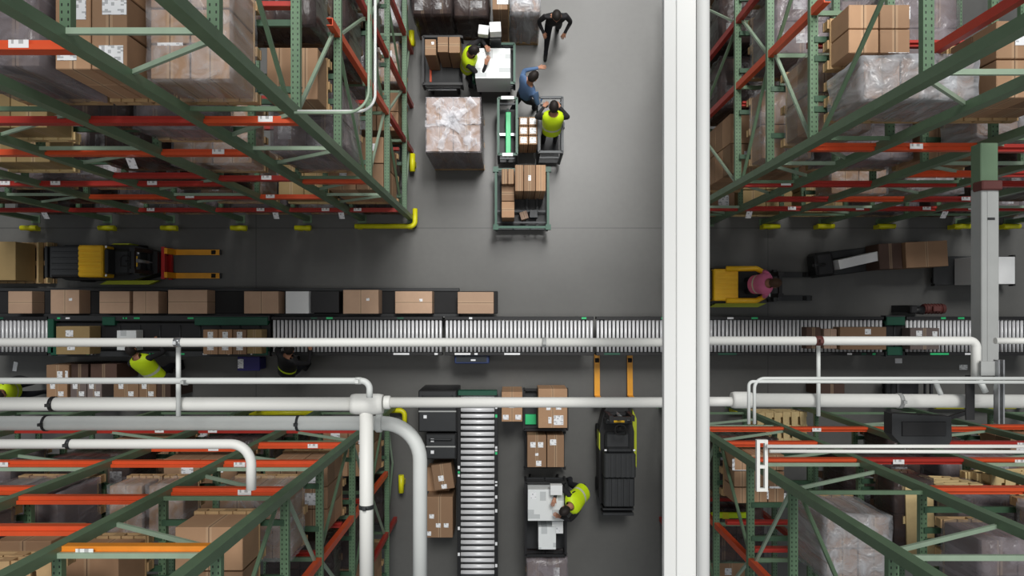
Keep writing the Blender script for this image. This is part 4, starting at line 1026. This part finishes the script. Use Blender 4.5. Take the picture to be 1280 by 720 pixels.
pipe('thin white pipe crossing the picture above the conveyor', [(-60, 428, Z1), (836, 428, Z1)], rpx(11, Z1), clamps=((223, 428, .05, 'steel'), (680, 428, .03, 'grey_white')))
pipe('thin white pipe right of beam above conveyor, bending down', [(880, 426, Z1), (1220, 426, Z1), (1220, 474, Z1)], rpx(11, Z1), rad=.05, clamps=((1023, 426, .05, 'maroon'),))
pipe('white pipe stub right of the grey column, above conveyor', [(1244, 426, Z1), (1340, 426, Z1)], rpx(8, Z1))
pipe('slim grey-white conduit above the long thick pipe, bending down into tee', [(-60, 476, Z2), (462, 476, Z2), (462, 497, Z2)], rpx(8, Z2), 'off_white', rad=.1, clamps=((448, 476, .04, 'off_white'), (232, 477, .03, 'grey_white')))
pipe('thick white sprinkler main at left ending at the tee', [(-60, 505, Z3), (470, 505, Z3)], rpx(17, Z3), clamps=((67, 505, .03, 'black'),), collars=((459, 505, .24, rpx(26, Z3)),))
pipe('white sprinkler pipe from tee to the wide beam', [(480, 503, Z3), (836, 503, Z3)], rpx(13, Z3), collars=((484, 503, .05, rpx(17, Z3)),))
pipe('white pipe dropping straight down from the tee', [(458, 500, Z3), (458, 760, Z3)], rpx(17, Z3), clamps=((458, 633, .03, 'charcoal'),))
pipe('white pipe below the main with large elbow turning down', [(-60, 529, Z3-.4), (525, 529, Z3-.4), (525, 770, Z3-.4)], rpx(18, Z3-.4), 'off_white', rad=.3, clamps=((58, 529, .02, 'black'), (373, 529, .02, 'charcoal')), collars=((474, 529, .05, rpx(23, Z3-.4)),))
pipe('lowest white pipe at left with elbow at its right end', [(-60, 555, Z3-.2), (314, 555, Z3-.2), (314, 612, Z3-.2)], rpx(12, Z3-.2), 'white_paint', rad=.16, clamps=((87, 555, .03, 'charcoal'),))
pipe('thin upright white drop between thin pipe and main, left', [(223, 432, Z1-.12), (223, 520, Z1-.12)], rpx(6, Z1), 'off_white')
pipe('thick white sprinkler main at right of the beam', [(926, 500, Z3), (1340, 502, Z3)], rpx(17, Z3), clamps=((1124, 501, .03, 'grey_white'),), collars=((927, 500, .15, rpx(21, Z3)),))
pipe('short white pipe between beam and right-hand main', [(880, 502, Z3), (930, 502, Z3)], rpx(12, Z3))
pipe('thin upright white drop left of lower-right rack main', [(1023, 432, Z1-.12), (1023, 520, Z1-.12)], rpx(5, Z1), 'off_white')
pipe('outer thin conduit at right bending down over the main', [(1340, 473, Z2+.1), (943, 473, Z2+.1), (943, 530, Z2+.1)], rpx(4, Z2), 'off_white', rad=.07, name='conduit')
pipe('inner thin conduit at right bending down over the main', [(1340, 478, Z2+.1), (936, 477, Z2+.1), (936, 530, Z2+.1)], rpx(4, Z2), 'off_white', rad=.03, name='conduit')
pipe('upper of two bright conduits crossing lower-right rack', [(1340, 558, Z2), (958, 558, Z2)], rpx(4.5, Z2), 'white_paint', name='conduit')
pipe('lower of two bright conduits crossing lower-right rack', [(1340, 565, Z2), (962, 564, Z2)], rpx(4.5, Z2), 'white_paint', name='conduit')
pipe('short diagonal white pipe behind the black strap', [(1168, 473, Z2), (1176, 493, Z2)], rpx(6, Z2), 'off_white')
pipe('short diagonal pipe under the bent thin pipe', [(1222, 470, Z1), (1232, 490, Z1)], rpx(7, Z1), 'off_white')
pipe('left of two pale conduits bending along upper-left rack', [(461, -30, 7.7), (461, 141, 7.7), (368, 141, 7.7)], rpx(3.6, 7.7), 'pale_green', rad=.2, name='conduit')
pipe('right of two pale conduits bending along upper-left rack', [(469, -30, 7.6), (469, 139, 7.6), (372, 139, 7.6)], rpx(3.6, 7.6), 'off_white', rad=.15, name='conduit')
# slotted strut bracket on conduits
t = thing('strut_bracket', 'white slotted strut holding the bright conduit ends', 'bracket', at(955, 585, Z2), 0)
s_ = 4.86/F
bk = MB(); bk.box(-7*s_, -3*s_, -31*s_, 34*s_, -.06, -.03); bk.box(3*s_, 7*s_, -31*s_, 34*s_, -.06, -.03)
for q0, q1 in ((-31, -27), (-2, 2), (30, 34)): bk.box(-3*s_, 3*s_, q0*s_, q1*s_, -.06, -.032)
bk.build('strut', 'white_paint', t)
# grey-white square column arm at far right
zc = 8.0
t = thing('steel_beam', 'grey-white square steel beam at far right with green upper end', 'beam', at(1238, 330, zc), 0)
k = (H-zc)/F
MB().box(-11*k, 11*k, -128*k, 96*k, -.14, 0, .006).build('white_section', 'grey_white', t); MB().box(-4*k, 8*k, -128*k, 96*k, 0, .004).build('face_strip', 'grey_white', t); MB().box(-11*k, 11*k, 96*k, 152*k, -.14, -.01, .006).build('green_end', 'green', t)
MB().box(-13*k, 13*k, 92*k, 104*k, -.1, .03, .01).build('joint_clamp', 'maroon', t); MB().box(-4*k, 5*k, 55*k, 58*k, .005, .008).build('marking', 'charcoal', t)
t = thing('slotted_angle', 'perforated steel bracket below grey column at far right', 'bracket', at(1252, 490, Z2), 0)
k = (H-Z2)/F
bk = MB(); bk.box(-4*k, -2*k, -40*k, 40*k, -.05, 0); bk.box(2*k, 4*k, -40*k, 40*k, -.05, 0)
for q in range(9): bk.box(-4*k, 4*k, (-38+q*9)*k, (-35+q*9)*k, -.05, -.045)
bk.build('angle', 'steel', t); MB().box(-22*k, -4*k, 20*k, 38*k, -.05, -.03).build('plate', 'grey_white', t)
# black hanging box and strap
t = thing('equipment_box', 'black hanging box below the right-hand main', 'equipment', at(1152, 535, Z3-.35), 0)
k = (H-Z3+.35)/F
MB().prism([(-37*k, 18*k), (37*k, 14*k), (38*k, -14*k), (34*k, -22*k), (-26*k, -20*k), (-37*k, -8*k)], -.12, 0).build('housing', 'charcoal', t)
MB().box(-25*k, 30*k, -10*k, 8*k, 0, .01, .004).build('lid', 'black', t); MB().bar((30*k, 10*k, -.02), (62*k, 20*k, -.02), .03, .02).build('arm', 'black', t)
t = thing('strap', 'black strap looped over the right-hand main', 'strap', at(1213, 497, Z3+.12), 0)
k = (H-Z3-.12)/F
MB().box(-5.5*k, 5.5*k, -28*k, 28*k, -.01, 0).build('webbing', 'black', t); MB().box(-6*k, 6*k, 20*k, 28*k, 0, .012).build('buckle', 'charcoal', t)

# ================================================================ light, world, camera
def sun(e, rot, ang):
    l = bpy.data.lights.new('high_bay_sun', 'SUN'); l.energy = e; l.angle = ang; l.color = (1, .985, .96)  # added sun lamp standing in for the overhead LED lighting, not daylight
    o = bpy.data.objects.new('high_bay_sun', l); C.objects.link(o); o.rotation_euler = rot
sun(2.0, (math.radians(-31), math.radians(6), 0), math.radians(20))
def area(x, y, z, sx, sy, p, spread=180):
    l = bpy.data.lights.new('high_bay_lamp', 'AREA'); l.shape = 'RECTANGLE'; l.size = sx; l.size_y = sy; l.energy = p; l.color = (1, .985, .96); l.spread = math.radians(spread)
    o = bpy.data.objects.new('high_bay_lamp', l); C.objects.link(o); o.location = (x, y, z)
area(1.2, 5.9, 15, 1.4, 3, 245, 75); area(0, -1, 16, 14, 2, 260)
wd = bpy.data.worlds.new('World'); bpy.context.scene.world = wd; wd.use_nodes = True
bg = wd.node_tree.nodes['Background']; bg.inputs[0].default_value = (.9, .95, 1, 1); bg.inputs[1].default_value = .2
cam = bpy.data.cameras.new('Camera'); co = bpy.data.objects.new('Camera', cam); C.objects.link(co)
co.location = (0, 0, H); cam.sensor_width = 36; cam.lens = 36*F/1280; cam.shift_y = (CYP-360)/1280; cam.clip_start = .05
bpy.context.scene.camera = co
vs = bpy.context.scene.view_settings; vs.view_transform = 'Standard'; vs.look = 'None'; vs.exposure = 0
